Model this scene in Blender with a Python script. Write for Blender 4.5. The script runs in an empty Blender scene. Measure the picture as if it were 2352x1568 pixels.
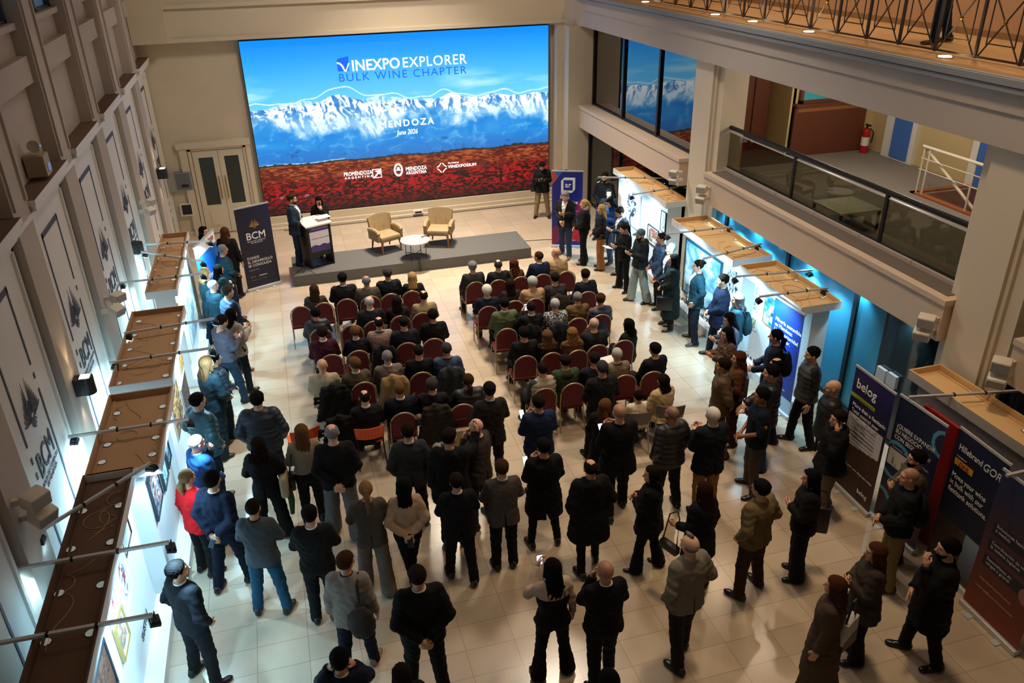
import bpy, bmesh, math, random
import numpy as np
from mathutils import Vector, Matrix
from math import radians as R, pi
# ------------------------------------------------------------ camera, world, lights, exposure
SC = bpy.context.scene
COL = SC.collection
W_, H_ = 2352, 1568
FPX, PITCH, YAW, ROLL = 1864.49, 0.474780, 0.270138, -0.0220273
CAMZ = 7.7
cp, sp, cy_, sy_ = math.cos(PITCH), math.sin(PITCH), math.cos(YAW), math.sin(YAW)
FWD = Vector((sy_*cp, cy_*cp, -sp))
r0 = Vector((cy_, -sy_, 0)); u0 = r0.cross(FWD)
RGT = math.cos(ROLL)*r0 + math.sin(ROLL)*u0
UPV = -math.sin(ROLL)*r0 + math.cos(ROLL)*u0
cam_d = bpy.data.cameras.new('camera'); cam_d.sensor_width = 36; cam_d.lens = FPX*36/W_
cam_d.clip_end = 200; cam_d.clip_start = .1
cam = bpy.data.objects.new('camera', cam_d); COL.objects.link(cam)
cam.matrix_world = Matrix(((RGT.x, UPV.x, -FWD.x, 0), (RGT.y, UPV.y, -FWD.y, 0), (RGT.z, UPV.z, -FWD.z, CAMZ), (0, 0, 0, 1)))
SC.camera = cam
VS = SC.view_settings
SC.display_settings.display_device = 'sRGB'
VS.view_transform = 'Standard'; VS.look = 'None'; VS.gamma = 1; VS.use_curve_mapping = False
VS.exposure = 0.0
SC.cycles.adaptive_threshold = .02; SC.cycles.max_bounces = 6; SC.cycles.diffuse_bounces = 4; SC.cycles.glossy_bounces = 3; SC.cycles.transparent_max_bounces = 8; SC.cycles.caustics_reflective = False; SC.cycles.caustics_refractive = False
world = bpy.data.worlds.new('world'); SC.world = world; world.use_nodes = True
world.node_tree.nodes['Background'].inputs[0].default_value = (1.0, .75, .55, 1)
world.node_tree.nodes['Background'].inputs[1].default_value = .05
WARM = (1.0, .71, .43); COOL = (.42, .78, 1.0)

def lamp(kind, name, loc, energy, color, to=None, **kw):
    l = bpy.data.lights.new(name, kind); l.energy = energy; l.color = color
    for k, v in kw.items(): setattr(l, k, v)
    o = bpy.data.objects.new(name, l); COL.objects.link(o); o.location = loc
    d = Vector(to)-Vector(loc) if to else Vector((0, 0, -1))
    o.rotation_euler = d.to_track_quat('-Z', 'Y').to_euler()
    return o
# ceiling lights of the hall: strong near the screen, weak and warmer at the near end
NEUT = (1.0, .84, .66)
lamp('AREA', 'hall_light', (3.6, 20.6, 10.3), 500, NEUT, (3.4, 19.0, 0), shape='DISK', size=1.4, spread=R(85))
lamp('AREA', 'hall_light', (5.0, 14.0, 10.6), 190, NEUT, (4.4, 13.5, 0), shape='DISK', size=1.4, spread=R(95))
lamp('AREA', 'hall_light', (1.0, 13.5, 10.6), 62, NEUT, (1.4, 13.0, 0), shape='DISK', size=1.4, spread=R(95))
lamp('AREA', 'hall_light', (5.8, 7.5, 10.6), 92, WARM, (5.6, 7.8, 0), shape='DISK', size=1.0, spread=R(90))
lamp('AREA', 'hall_light', (2.0, 4.5, 10.6), 20, WARM, (2.4, 6.5, 0), shape='DISK', size=1.4, spread=R(100))
lamp('AREA', 'back_wall_fill', (3.0, 16.5, 10.7), 150, (1, .86, .72), (2.6, 23.6, 2.4), shape='DISK', size=1.6, spread=R(110))  # added fill that brightens the back wall, no fixture of the hall
lamp('AREA', 'cool_fill', (2.5, 10.0, 10.9), 42, (.72, .76, 1.0), (2.5, 10.0, 0), shape='RECTANGLE', size=4, size_y=14)  # added weak cool fill for ambient bounce; the ceiling is closed here

# ------------------------------------------------------------ pixel -> place (calibrated against the photograph)
def ray(x, y): return FWD + RGT*((x-W_/2)/FPX) - UPV*((y-H_/2)/FPX)
def atz(x, y, z=0.):
    d = ray(x, y); t = (z-CAMZ)/d.z; return Vector((d.x*t, d.y*t, z))
def aty(x, y, Y):
    d = ray(x, y); t = Y/d.y; return Vector((d.x*t, Y, CAMZ+d.z*t))
def atx(x, y, X):
    d = ray(x, y); t = X/d.x; return Vector((X, d.y*t, CAMZ+d.z*t))

# ------------------------------------------------------------ materials
def lin(c):
    if isinstance(c, str):
        c = [int(c[i:i+2], 16)/255 for i in (0, 2, 4)]
    return tuple((v/12.92 if v <= .04045 else ((v+.055)/1.055)**2.4) for v in c)
MC = {}
def mat(name, color, rough=.6, metal=0, bump=0, bscale=60, bstretch=(1, 1, 1), var=0, vscale=8, emit=None, estr=0, spec=None, coat=0, alpha=None):
    key = (name, color if isinstance(color, str) else tuple(color))
    if key in MC: return MC[key]
    m = bpy.data.materials.new(name); m.use_nodes = True; nt = m.node_tree; N = nt.nodes; L = nt.links
    b = N['Principled BSDF']; c = (*lin(color), 1)
    b.inputs['Base Color'].default_value = c; b.inputs['Roughness'].default_value = rough; b.inputs['Metallic'].default_value = metal
    if spec is not None: b.inputs['Specular IOR Level'].default_value = spec
    if coat: b.inputs['Coat Weight'].default_value = coat
    if emit: b.inputs['Emission Color'].default_value = (*lin(emit), 1); b.inputs['Emission Strength'].default_value = estr
    if bump or var:
        tc = N.new('ShaderNodeTexCoord'); mp = N.new('ShaderNodeMapping'); mp.inputs['Scale'].default_value = bstretch
        L.new(tc.outputs['Object'], mp.inputs[0])
    if bump:
        n = N.new('ShaderNodeTexNoise'); n.inputs['Scale'].default_value = bscale; n.inputs['Detail'].default_value = 3
        L.new(mp.outputs[0], n.inputs['Vector'])
        bp = N.new('ShaderNodeBump'); bp.inputs['Strength'].default_value = bump; bp.inputs['Distance'].default_value = .01
        L.new(n.outputs['Fac'], bp.inputs['Height']); L.new(bp.outputs[0], b.inputs['Normal'])
    if var:
        n = N.new('ShaderNodeTexNoise'); n.inputs['Scale'].default_value = vscale; n.inputs['Detail'].default_value = 4
        L.new(mp.outputs[0], n.inputs['Vector'])
        mx = N.new('ShaderNodeMix'); mx.data_type = 'RGBA'
        mx.inputs['A'].default_value = tuple(v*(1-var) for v in c[:3])+(1,); mx.inputs['B'].default_value = tuple(min(1, v*(1+var)) for v in c[:3])+(1,)
        L.new(n.outputs['Fac'], mx.inputs['Factor']); L.new(mx.outputs['Result'], b.inputs['Base Color'])
    MC[key] = m; return m
def pattern_mat(name, ca, cb, kind, scale):
    key = (name, ca, cb)
    if key in MC: return MC[key]
    m = bpy.data.materials.new(name); m.use_nodes = True; nt = m.node_tree; N = nt.nodes; L = nt.links
    b = N['Principled BSDF']; b.inputs['Roughness'].default_value = .85
    tc = N.new('ShaderNodeTexCoord'); mx = N.new('ShaderNodeMix'); mx.data_type = 'RGBA'
    mx.inputs['A'].default_value = (*lin(ca), 1); mx.inputs['B'].default_value = (*lin(cb), 1)
    if kind == 'blotch':
        t = N.new('ShaderNodeTexNoise'); t.inputs['Scale'].default_value = scale; t.inputs['Detail'].default_value = 2
        rp = N.new('ShaderNodeMath'); rp.operation = 'GREATER_THAN'; rp.inputs[1].default_value = .5
        L.new(tc.outputs['Object'], t.inputs['Vector']); L.new(t.outputs['Fac'], rp.inputs[0]); L.new(rp.outputs[0], mx.inputs['Factor'])
    else:   # window-pane check
        sx = N.new('ShaderNodeSeparateXYZ'); L.new(tc.outputs['Object'], sx.inputs[0]); outs = []
        for ax in (('X', 'Z') if kind == 'check' else ('X',)):
            a = N.new('ShaderNodeMath'); a.operation = 'MULTIPLY'; a.inputs[1].default_value = scale; L.new(sx.outputs[ax], a.inputs[0])
            f = N.new('ShaderNodeMath'); f.operation = 'FRACT'; L.new(a.outputs[0], f.inputs[0])
            g = N.new('ShaderNodeMath'); g.operation = 'LESS_THAN'; g.inputs[1].default_value = .2; L.new(f.outputs[0], g.inputs[0]); outs.append(g)
        if len(outs) == 2:
            h = N.new('ShaderNodeMath'); h.operation = 'MAXIMUM'; L.new(outs[0].outputs[0], h.inputs[0]); L.new(outs[1].outputs[0], h.inputs[1]); outs = [h]
        L.new(outs[0].outputs[0], mx.inputs['Factor'])
    L.new(mx.outputs['Result'], b.inputs['Base Color'])
    MC[key] = m; return m
def cloth(c, rough=.85): return mat('cloth', c, rough, bump=.9, bscale=7, bstretch=(1.6, 1.6, .8), var=.12, vscale=5, spec=.2)
def shiny(c): return mat('nylon', c, .5, bump=.7, bscale=12)
def attr_mat(name, emit=0, rough=.7):
    key = (name, emit)
    if key in MC: return MC[key]
    m = bpy.data.materials.new(name); m.use_nodes = True; nt = m.node_tree; b = nt.nodes['Principled BSDF']
    a = nt.nodes.new('ShaderNodeAttribute'); a.attribute_name = 'pic'
    b.inputs['Roughness'].default_value = rough
    if emit:
        b.inputs['Base Color'].default_value = (.01, .01, .01, 1)
        nt.links.new(a.outputs['Color'], b.inputs['Emission Color']); b.inputs['Emission Strength'].default_value = emit
    else: nt.links.new(a.outputs['Color'], b.inputs['Base Color'])
    MC[key] = m; return m
def floor_mat():
    m = bpy.data.materials.new('terrazzo_tile'); m.use_nodes = True; nt = m.node_tree; N = nt.nodes; L = nt.links
    b = N['Principled BSDF']; tc = N.new('ShaderNodeTexCoord'); sx = N.new('ShaderNodeSeparateXYZ'); L.new(tc.outputs['Object'], sx.inputs[0])
    def M(op, a, bb=None, c=None):
        n = N.new('ShaderNodeMath'); n.operation = op
        for i, v in enumerate((a, bb, c)):
            if v is None: continue
            if isinstance(v, (int, float)): n.inputs[i].default_value = v
            else: L.new(v, n.inputs[i])
        return n.outputs[0]
    def cell(o, off, s):
        q = M('DIVIDE', M('SUBTRACT', o, off), s); f = M('FRACT', q)
        d = M('MULTIPLY', M('MINIMUM', f, M('SUBTRACT', 1., f)), s)
        return q, M('LESS_THAN', d, .0042)
    qx, lx = cell(sx.outputs['X'], 1.244, .6); qy, ly = cell(sx.outputs['Y'], 7.641, .395)
    ln = M('MAXIMUM', lx, ly)
    cb = N.new('ShaderNodeCombineXYZ'); L.new(M('FLOOR', qx), cb.inputs[0]); L.new(M('FLOOR', qy), cb.inputs[1])
    wn = N.new('ShaderNodeTexWhiteNoise'); L.new(cb.outputs[0], wn.inputs['Vector'])
    n = N.new('ShaderNodeTexNoise'); n.inputs['Scale'].default_value = 90; n.inputs['Detail'].default_value = 3; L.new(tc.outputs['Object'], n.inputs['Vector'])
    n2 = N.new('ShaderNodeTexNoise'); n2.inputs['Scale'].default_value = 1.3; n2.inputs['Detail'].default_value = 4; L.new(tc.outputs['Object'], n2.inputs['Vector'])
    v = M('ADD', M('MULTIPLY', wn.outputs[0], .10), M('ADD', M('MULTIPLY', n.outputs['Fac'], .30), M('MULTIPLY', n2.outputs['Fac'], .2)))
    mx = N.new('ShaderNodeMix'); mx.data_type = 'RGBA'; mx.inputs['A'].default_value = (*lin('90806b'), 1); mx.inputs['B'].default_value = (*lin('dccbb4'), 1)
    L.new(M('MULTIPLY_ADD', v, 1.5, .05), mx.inputs['Factor'])
    m2 = N.new('ShaderNodeMix'); m2.data_type = 'RGBA'; m2.inputs['B'].default_value = (*lin('6a5a48'), 1)
    L.new(mx.outputs['Result'], m2.inputs['A']); L.new(M('MULTIPLY', ln, .5), m2.inputs['Factor']); L.new(m2.outputs['Result'], b.inputs['Base Color'])
    L.new(M('MULTIPLY_ADD', n2.outputs['Fac'], .10, .15), b.inputs['Roughness'])
    b.inputs['Specular IOR Level'].default_value = .85
    return m
def glass_mat(name, tint, dark=.75, rough=.03):
    m = bpy.data.materials.new(name); m.use_nodes = True; nt = m.node_tree; N = nt.nodes; L = nt.links
    N.remove(N['Principled BSDF']); out = N['Material Output']
    g = N.new('ShaderNodeBsdfGlossy'); g.inputs['Roughness'].default_value = rough
    t = N.new('ShaderNodeBsdfTransparent'); t.inputs[0].default_value = (*lin(tint), 1)
    fr = N.new('ShaderNodeFresnel'); fr.inputs['IOR'].default_value = 1.0+dark
    ge = N.new('ShaderNodeNewGeometry'); iv = N.new('ShaderNodeMath'); iv.operation = 'SUBTRACT'; iv.inputs[0].default_value = 1; L.new(ge.outputs['Backfacing'], iv.inputs[1]); mu = N.new('ShaderNodeMath'); mu.operation = 'MULTIPLY'; L.new(fr.outputs[0], mu.inputs[0]); L.new(iv.outputs[0], mu.inputs[1])
    mx = N.new('ShaderNodeMixShader'); L.new(mu.outputs[0], mx.inputs[0]); L.new(t.outputs[0], mx.inputs[1]); L.new(g.outputs[0], mx.inputs[2]); L.new(mx.outputs[0], out.inputs[0])
    return m
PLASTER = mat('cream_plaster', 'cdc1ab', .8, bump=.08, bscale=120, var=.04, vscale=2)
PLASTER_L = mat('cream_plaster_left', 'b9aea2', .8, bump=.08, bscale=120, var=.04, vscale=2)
PLASTER_D = mat('tan_plaster', 'b7a07a', .8, bump=.05)
WHITE = mat('white_paint', 'e2e0da', .55, bump=.03); WHITEBOARD = mat('white_board', 'e9ecee', .6, var=.03, vscale=1.5)
KRAFT = mat('raw_fibreboard', 'ab8763', .85, bump=.1, bscale=200, var=.06, vscale=30)
KRAFT_P = mat('pale_fibreboard', 'd9b682', .85, bump=.1, bscale=200, var=.05, vscale=30)
BLACK = mat('black_metal', '15171a', .4, .3); BLACKP = mat('black_plastic', '101012', .5)
STEEL = mat('brushed_steel', 'b9bcc0', .3, .9); ALU = mat('aluminium', 'c4c7ca', .4, .25)
CARPETB = mat('grey_carpet', '5e5e5c', .95, bump=.6, bscale=160, var=.25, vscale=120)
CARPETM = mat('mezzanine_carpet', '8d8780', .95, bump=.5, bscale=160, var=.12, vscale=90)
WOOD = mat('red_wood', '6b3a22', .5, bump=.08, bscale=12, bstretch=(1, 1, 12), var=.3, vscale=6)
SLAB = mat('slab_paint', 'bdb3aa', .75, bump=.05)
CORNICE = mat('grey_cornice', '8d9299', .7)

# ------------------------------------------------------------ mesh helpers
def new_obj(name, me, m=None, parent=None):
    o = bpy.data.objects.new(name, me); COL.objects.link(o)
    if m is not None:
        for q in (m if isinstance(m, (list, tuple)) else [m]): me.materials.append(q)
    if parent is not None: o.parent = parent
    return o
def tag(o, label=None, cat=None, group=None, kind=None):
    if label: o['label'] = label
    if cat: o['category'] = cat
    if group: o['group'] = group
    if kind: o['kind'] = kind
    return o
def empty(name, loc=(0, 0, 0), rz=0, label=None, cat=None, group=None):
    o = bpy.data.objects.new(name, None); COL.objects.link(o); o.location = loc; o.rotation_euler = (0, 0, rz); o.empty_display_size = .1
    return tag(o, label, cat, group)
class MB:
    def __init__(s): s.bm = bmesh.new()
    def box(s, lo, hi, M=None, bev=0):
        lo, hi = Vector(lo), Vector(hi); c = (lo+hi)/2; d = hi-lo
        r = bmesh.ops.create_cube(s.bm, size=1, matrix=Matrix.Translation(c) @ Matrix.Diagonal((*[max(abs(v), 1e-4) for v in d], 1)))
        vs = r['verts']
        if bev:
            es = list({e for v in vs for e in v.link_edges})
            rr = bmesh.ops.bevel(s.bm, geom=es, offset=bev, segments=2, profile=.5, affect='EDGES'); vs = list({v for f in rr['faces'] for v in f.verts} | {v for v in vs if v.is_valid})
        if M is not None: bmesh.ops.transform(s.bm, matrix=M, verts=vs)
        return s
    def tube(s, pts, r, n=8, closed=False):
        pts = [Vector(p) for p in pts]; rings = []; N = len(pts)
        for i, p in enumerate(pts):
            if closed: d = pts[(i+1) % N]-pts[i-1]
            else: d = pts[min(i+1, N-1)]-pts[max(i-1, 0)]
            d.normalize(); ref = Vector((0, 0, 1)) if abs(d.z) < .95 else Vector((1, 0, 0))
            a = d.cross(ref).normalized(); b = d.cross(a)
            rr = r[i] if isinstance(r, (list, tuple)) else r
            rings.append([s.bm.verts.new(p+a*math.cos(2*pi*k/n)*rr+b*math.sin(2*pi*k/n)*rr) for k in range(n)])
        for i in range(N if closed else N-1):
            A, B = rings[i], rings[(i+1) % N]
            for k in range(n): s.bm.faces.new((A[k], A[(k+1) % n], B[(k+1) % n], B[k]))
        if not closed:
            s.bm.faces.new(rings[0][::-1]); s.bm.faces.new(rings[-1])
        return s
    def cyl(s, c, r, h, n=20, r2=None, M=None):
        r = bmesh.ops.create_cone(s.bm, cap_ends=True, segments=n, radius1=r, radius2=r if r2 is None else r2, depth=h, matrix=Matrix.Translation(Vector(c)+Vector((0, 0, h/2))))
        if M is not None: bmesh.ops.transform(s.bm, matrix=M, verts=r['verts'])
        return s
    def sph(s, c, r, sc=(1, 1, 1)):
        bmesh.ops.create_uvsphere(s.bm, u_segments=16, v_segments=10, radius=r, matrix=Matrix.Translation(c) @ Matrix.Diagonal((*sc, 1))); return s
    def poly(s, pts, thick):
        vs = [s.bm.verts.new(p) for p in pts]; f = s.bm.faces.new(vs)
        r = bmesh.ops.extrude_face_region(s.bm, geom=[f]); bmesh.ops.translate(s.bm, vec=Vector(thick), verts=[v for v in r['geom'] if isinstance(v, bmesh.types.BMVert)])
        return s
    def mesh(s, name, smooth=False):
        bmesh.ops.recalc_face_normals(s.bm, faces=s.bm.faces)
        me = bpy.data.meshes.new(name); s.bm.to_mesh(me); s.bm.free()
        if smooth:
            me.polygons.foreach_set('use_smooth', [True]*len(me.polygons))
            try: me.set_sharp_from_angle(angle=R(35))
            except Exception: pass
        return me
    def obj(s, name, m, parent=None, smooth=False): return new_obj(name, s.mesh(name, smooth), m, parent)
def box(name, lo, hi, m, parent=None, bev=0): return MB().box(lo, hi, bev=bev).obj(name, m, parent)
def struct(o, label=None): return tag(o, label, kind='structure')
def place(o, M): o.matrix_local = M; return o
def copy_tree(o, parent=None):
    c = o.copy(); COL.objects.link(c); c.parent = parent
    for ch in o.children: copy_tree(ch, c)
    return c
def picture(name, w, h, fn, nx, ny, m, parent=None):
    """a flat panel in its own x-z plane, seen from -y; fn(u,v)->rgb (v up)"""
    xs = np.linspace(0, 1, nx+1); ys = np.linspace(0, 1, ny+1)
    U, V = np.meshgrid(xs, ys); co = np.stack([(U-.5)*w, 0*U, V*h], -1).reshape(-1, 3)
    i = np.arange(ny)[:, None]*(nx+1)+np.arange(nx)[None]; q = np.stack([i, i+1, i+nx+2, i+nx+1], -1).reshape(-1, 4)
    me = quads_mesh(name, co, q, smooth=False)
    rgb = np.clip(fn(U.ravel(), V.ravel()), 0, 1); rgb = np.where(rgb <= .04045, rgb/12.92, ((rgb+.055)/1.055)**2.4)
    a = me.color_attributes.new('pic', 'FLOAT_COLOR', 'POINT'); a.data.foreach_set('color', np.concatenate([rgb, np.ones((len(rgb), 1))], 1).ravel())
    return new_obj(name, me, m, parent)
def quads_mesh(name, co, q, smooth=True, mi=None):
    me = bpy.data.meshes.new(name); me.vertices.add(len(co)); me.vertices.foreach_set('co', np.asarray(co, np.float32).ravel())
    me.loops.add(len(q)*4); me.loops.foreach_set('vertex_index', np.asarray(q, np.int32).ravel())
    me.polygons.add(len(q)); me.polygons.foreach_set('loop_start', np.arange(len(q), dtype=np.int32)*4)
    if mi is not None: me.polygons.foreach_set('material_index', np.asarray(mi, np.int32))
    me.update(calc_edges=True)
    me.polygons.foreach_set('use_smooth', np.full(len(q), smooth)); me.update()
    return me
def text(body, size, parent, M, m, bold=0, align='LEFT', name='lettering', sx=1, sp=1, ext=.002, shear=0, lines=1.0, width=None):
    if '\n' in body:     # one mesh per line, the longest line sets the width
        L_ = body.split('\n'); big = max(L_, key=len); sc = sx
        if width:
            o = text(big, size, parent, M, m, bold, align, name, 1, sp, ext, shear); xs = [v.co.x for v in o.data.vertices]; sc = width/max(max(xs)-min(xs), .01); bpy.data.objects.remove(o)
        for i, l in enumerate(L_):
            if l: o = text(l, size, parent, M @ T((0, 0, -i*size*1.02)), m, bold, align, name, sc, sp, ext, shear)
        return o
    bold = min(bold, .022)
    c = bpy.data.curves.new(name, 'FONT'); c.body = body; c.size = size; c.bevel_depth = bold*size*.6; c.bevel_resolution = 0; c.align_x = align; c.extrude = ext
    c.space_character = sp; c.shear = shear; c.space_line = lines; c.resolution_u = 3
    t = bpy.data.objects.new(name, c); COL.objects.link(t); dg = bpy.context.evaluated_depsgraph_get()
    me = bpy.data.meshes.new_from_object(t.evaluated_get(dg)); bpy.data.objects.remove(t); bpy.data.curves.remove(c); me.name = name
    me.materials.clear(); me.materials.append(m)
    if width:
        xs = [v.co.x for v in me.vertices]; sx = width/max(max(xs)-min(xs), .01)
    o = bpy.data.objects.new(name, me); COL.objects.link(o); o.parent = parent
    o.matrix_local = M @ Matrix.Rotation(pi/2, 4, 'X') @ Matrix.Diagonal((sx, 1, 1, 1)); return o
T = Matrix.Translation
ORD = ['first', 'second', 'third', 'fourth', 'fifth', 'sixth', 'seventh', 'eighth', 'ninth', 'tenth']
# value noise for pictures
def vnoise(x, y, seed=0):
    xi, yi = np.floor(x).astype(int), np.floor(y).astype(int); xf, yf = x-xi, y-yi
    def hsh(a, b): 
        n = (a*374761393+b*668265263+seed*1442695041) & 0x7fffffff; n = ((n ^ (n >> 13))*1274126177) & 0x7fffffff
        return ((n ^ (n >> 16)) & 0xffff)/65535.
    u, v = xf*xf*(3-2*xf), yf*yf*(3-2*yf)
    return (hsh(xi, yi)*(1-u)+hsh(xi+1, yi)*u)*(1-v)+(hsh(xi, yi+1)*(1-u)+hsh(xi+1, yi+1)*u)*v
def fbm(x, y, seed=0, o=5, ridge=False):
    s = 0; a = .5
    for k in range(o):
        n = vnoise(x*2**k, y*2**k, seed+k)
        s = s+a*((1-np.abs(2*n-1)) if ridge else n); a *= .5
    return s
# ------------------------------------------------------------ the hall: floor, walls, ceiling
struct(box('floor', (-3.4, -3, -.2), (14, 24, 0), floor_mat()), 'cream terrazzo tile floor of the hall')
struct(box('ceiling', (-3.4, -3, 11), (14.2, 24, 11.2), PLASTER), 'pale hall ceiling')
struct(box('wall_front', (-3.4, -3.2, 0), (14.2, -3, 11), PLASTER), 'wall at the near end of the hall')
YB = 23.6
struct(box('wall_back', (-3.5, YB, 0), (14.2, YB+.2, 11), PLASTER), 'cream back wall behind the screen')
# beam over the screen, with fine mouldings and a pier
mb = MB().box((-3.2, 23.15, 5.24), (8.5, YB, 6.0)).box((-3.2, 23.05, 6.0), (8.5, YB, 6.1)).box((-3.2, 23.1, 6.1), (8.5, YB, 7.0)).box((-3.2, 23.0, 7.0), (8.5, YB, 7.12)).box((-3.2, 23.05, 7.12), (8.5, YB, 11))
mb.box((-3.2, 22.9, 5.22), (-2.35, YB, 6.98)).box((-3.0, 23.11, 5.2), (8.5, 23.2, 5.3))
struct(mb.obj('trim_1', PLASTER), 'deep moulded beam above the big screen')
mb = MB().box((8.15, 22.75, 0), (9.0, YB, 5.13)).box((7.95, 23.2, 0), (8.2, YB, 5.24))
struct(mb.obj('trim_2', PLASTER), 'cream pier in the corner right of the screen')
mb = MB().box((-.9, 23.3, 0), (7.95, YB, .16)).box((-.9, 23.2, 0), (7.95, YB, .06)).box((-.8, 23.38, .16), (7.9, YB, .36)).box((-3.2, 23.54, 0), (-2.6, YB, .14))
struct(mb.obj('baseboard_back', PLASTER), 'stepped baseboard under the big screen')
# left wall: recess, pilasters, bars, ledges
F0, PIT, LEN = 20.77, 2.69, 2.03
box_l = MB().box((-3.42, -3, 0), (-3.22, YB, 6.66)).box((-3.42, -3, 8.6), (-3.22, YB, 11))
lower = MB(); ledges = []
for k in range(-1, 9):
    F = F0-PIT*k; N_ = F-LEN
    hi = F+.66 if k > -1 else YB     # pilaster beyond this ledge
    if k > -1:
        box_l.box((-3.22, F, 0), (-3.03, F+.66, 11)).box((-3.05, F+.05, 4.9), (-3.0, F+.1, 11)).box((-3.05, F+.56, 4.9), (-3.0, F+.61, 11))
    else: F = YB
    Nn = (F0-PIT*k)-LEN
    box_l.box((-3.22, Nn, 5.93), (-3.10, F, 6.27)).box((-3.22, Nn, 6.6), (-3.13, F, 6.68))      # horizontal bars, window sills
    box_l.box((-3.42, F-.02, 6.6), (-3.22, F+.66, 8.6))
    # lower field: graphic panel flush, thin frame
    lower.box((-3.22, Nn+.06, 0), (-3.15, F-.06, 4.6))
    for a, b in ((Nn+.05, Nn+.11), (F-.11, F-.05)): lower.box((-3.15, a, 0), (-3.12, b, 4.55))
    lower.box((-3.15, Nn+.05, 4.5), (-3.12, F-.05, 4.56))
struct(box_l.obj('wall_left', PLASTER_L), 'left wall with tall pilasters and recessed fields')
struct(lower.obj('trim_3', WHITE), 'white lower wall fields between the left pilasters')
corn = MB().box((-3.22, -3, 4.60), (-3.06, YB, 4.66)).box((-3.22, -3, 4.66), (-3.01, YB, 4.72))
LEDGE_M = mat('dusty_brown_ledge', '6b5344', .9, var=.15, vscale=20)
for k in range(-1, 7):
    F = min(F0-PIT*k, YB-.02); Nn = (F0-PIT*k)-LEN
    corn.box((-3.22, Nn+.04, 4.72), (-2.97, F-.04, 4.80))
    m_ = MB().box((-3.22, Nn, 4.80), (-2.95, F, 4.865)).obj('trim_%d' % (5+k+1), [WHITE, LEDGE_M])
    for p in m_.data.polygons:
        if p.normal.z > .5: p.material_index = 1
    struct(m_, 'wall ledge with dusty brown top')
struct(corn.obj('trim_4', WHITE), 'white stepped cornice along the left wall')
# windows high in the left wall
WIN = mat('dusk_window', '5a7390', .3, emit='5f7f9c', estr=.25)
n = 0
for k in range(0, 6):
    F = F0-PIT*k; Nn = F-LEN; n += 1
    w = MB().box((-3.34, Nn, 6.62), (-3.30, F, 8.6)).obj('window_%d' % n, WIN); struct(w, 'high window in the left wall')
    f = MB()
    for y in (Nn+.04, (Nn+F)/2, F-.04): f.box((-3.3, y-.04, 6.66), (-3.22, y+.04, 8.6))
    f.box((-3.3, Nn, 6.64), (-3.22, F, 6.72)); f.obj('window_frame', mat('dark_window_frame', '3b424a', .4), w)
# printed graphics on the left wall fields
GREY = mat('slate_print', '4a505e', .7)
Mside = Matrix.Rotation(pi/2, 4, 'Z')       # local x -> +y world ; local -y -> +x
def emblem(parent, M, s, m, name='emblem'):
    """two wings of feathers around an oval, rays below"""
    mb = MB()
    def blade(pts, ws):
        L = []; Rr = []
        for i, p in enumerate(pts):
            d = (pts[min(i+1, len(pts)-1)]-pts[max(i-1, 0)]).normalized(); w = Vector((-d.z, 0, d.x))*ws[i]; L.append(p+w); Rr.append(p-w)
        for i in range(len(pts)-1): mb.poly([L[i], L[i+1], Rr[i+1], Rr[i]], (0, -.003, 0))
    for sd in (-1, 1):
        for i in range(7):
            a = Vector((sd*(.035+.012*i), 0, -.16-.015*i))*s; c = Vector((sd*(.10+.080*i), 0, -.14-.012*i))*s; e = Vector((sd*(.12+.070*i), 0, .54-.115*i))*s
            pts = [a*(1-t)**2+c*2*t*(1-t)+e*t*t for t in np.linspace(0.05, 1, 6)]; blade(pts, [s*w for w in (.015, .020, .023, .022, .016, .001)])
    for i in range(7):
        a = R(-66+i*22); d = Vector((math.sin(a), 0, -math.cos(a))); p0 = Vector((0, 0, -.20*s)); blade([p0+d*.05*s, p0+d*(.26-.02*abs(i-3))*s], [.006*s, .024*s])
    mb.tube([(.05*s*math.cos(t), -.002, .13*s*math.sin(t)-.02*s) for t in np.linspace(0, 2*pi, 18)[:-1]], .012*s, 4, closed=True)
    o = mb.obj(name, m, parent); o.matrix_local = M; return o
for k in range(-1, 7):
    F = F0-PIT*k if k > -1 else 23.44; Nn = F-LEN if k > -1 else 21.43; c = (F+Nn)/2
    e = empty('wall_graphic', (-3.146, c, 0), pi/2, ['', 'wall', '', '', '', '', '', '', ''][0] or 'printed slate-grey emblem and letters on the %s white wall field from the screen wall' % ORD[k+1], 'sign', 'printed emblems on the left wall')
    b = MB()
    for sd in (-1, 1):
        x = sd*.44
        for z0, z1 in (((3.30, 4.26), (3.12, 3.19), (1.35, 2.98), (1.15, 1.23), (.95, 1.02), (0, .82)) if sd > 0 else ((2.72, 4.26), (2.50, 2.58), (2.30, 2.38), (1.10, 2.16), (.9, .98), (0, .76))):
            b.box((x-.022, -.004, z0), (x+.022, .002, z1))
    b.box((-.462, -.004, 4.2), (.462, .002, 4.27))
    b.obj('dashed_frame', GREY, e)
    emblem(e, T((0, -.002, 3.0)), .60, GREY)
    text('BCM', .42, e, T((0, -.002, 2.22)), GREY, .015, 'CENTER', sp=1.02, width=.64)
    text('BOLSA DE COMERCIO\nDE MENDOZA', .075, e, T((0, -.002, 2.12)), GREY, 0, 'CENTER')

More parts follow.
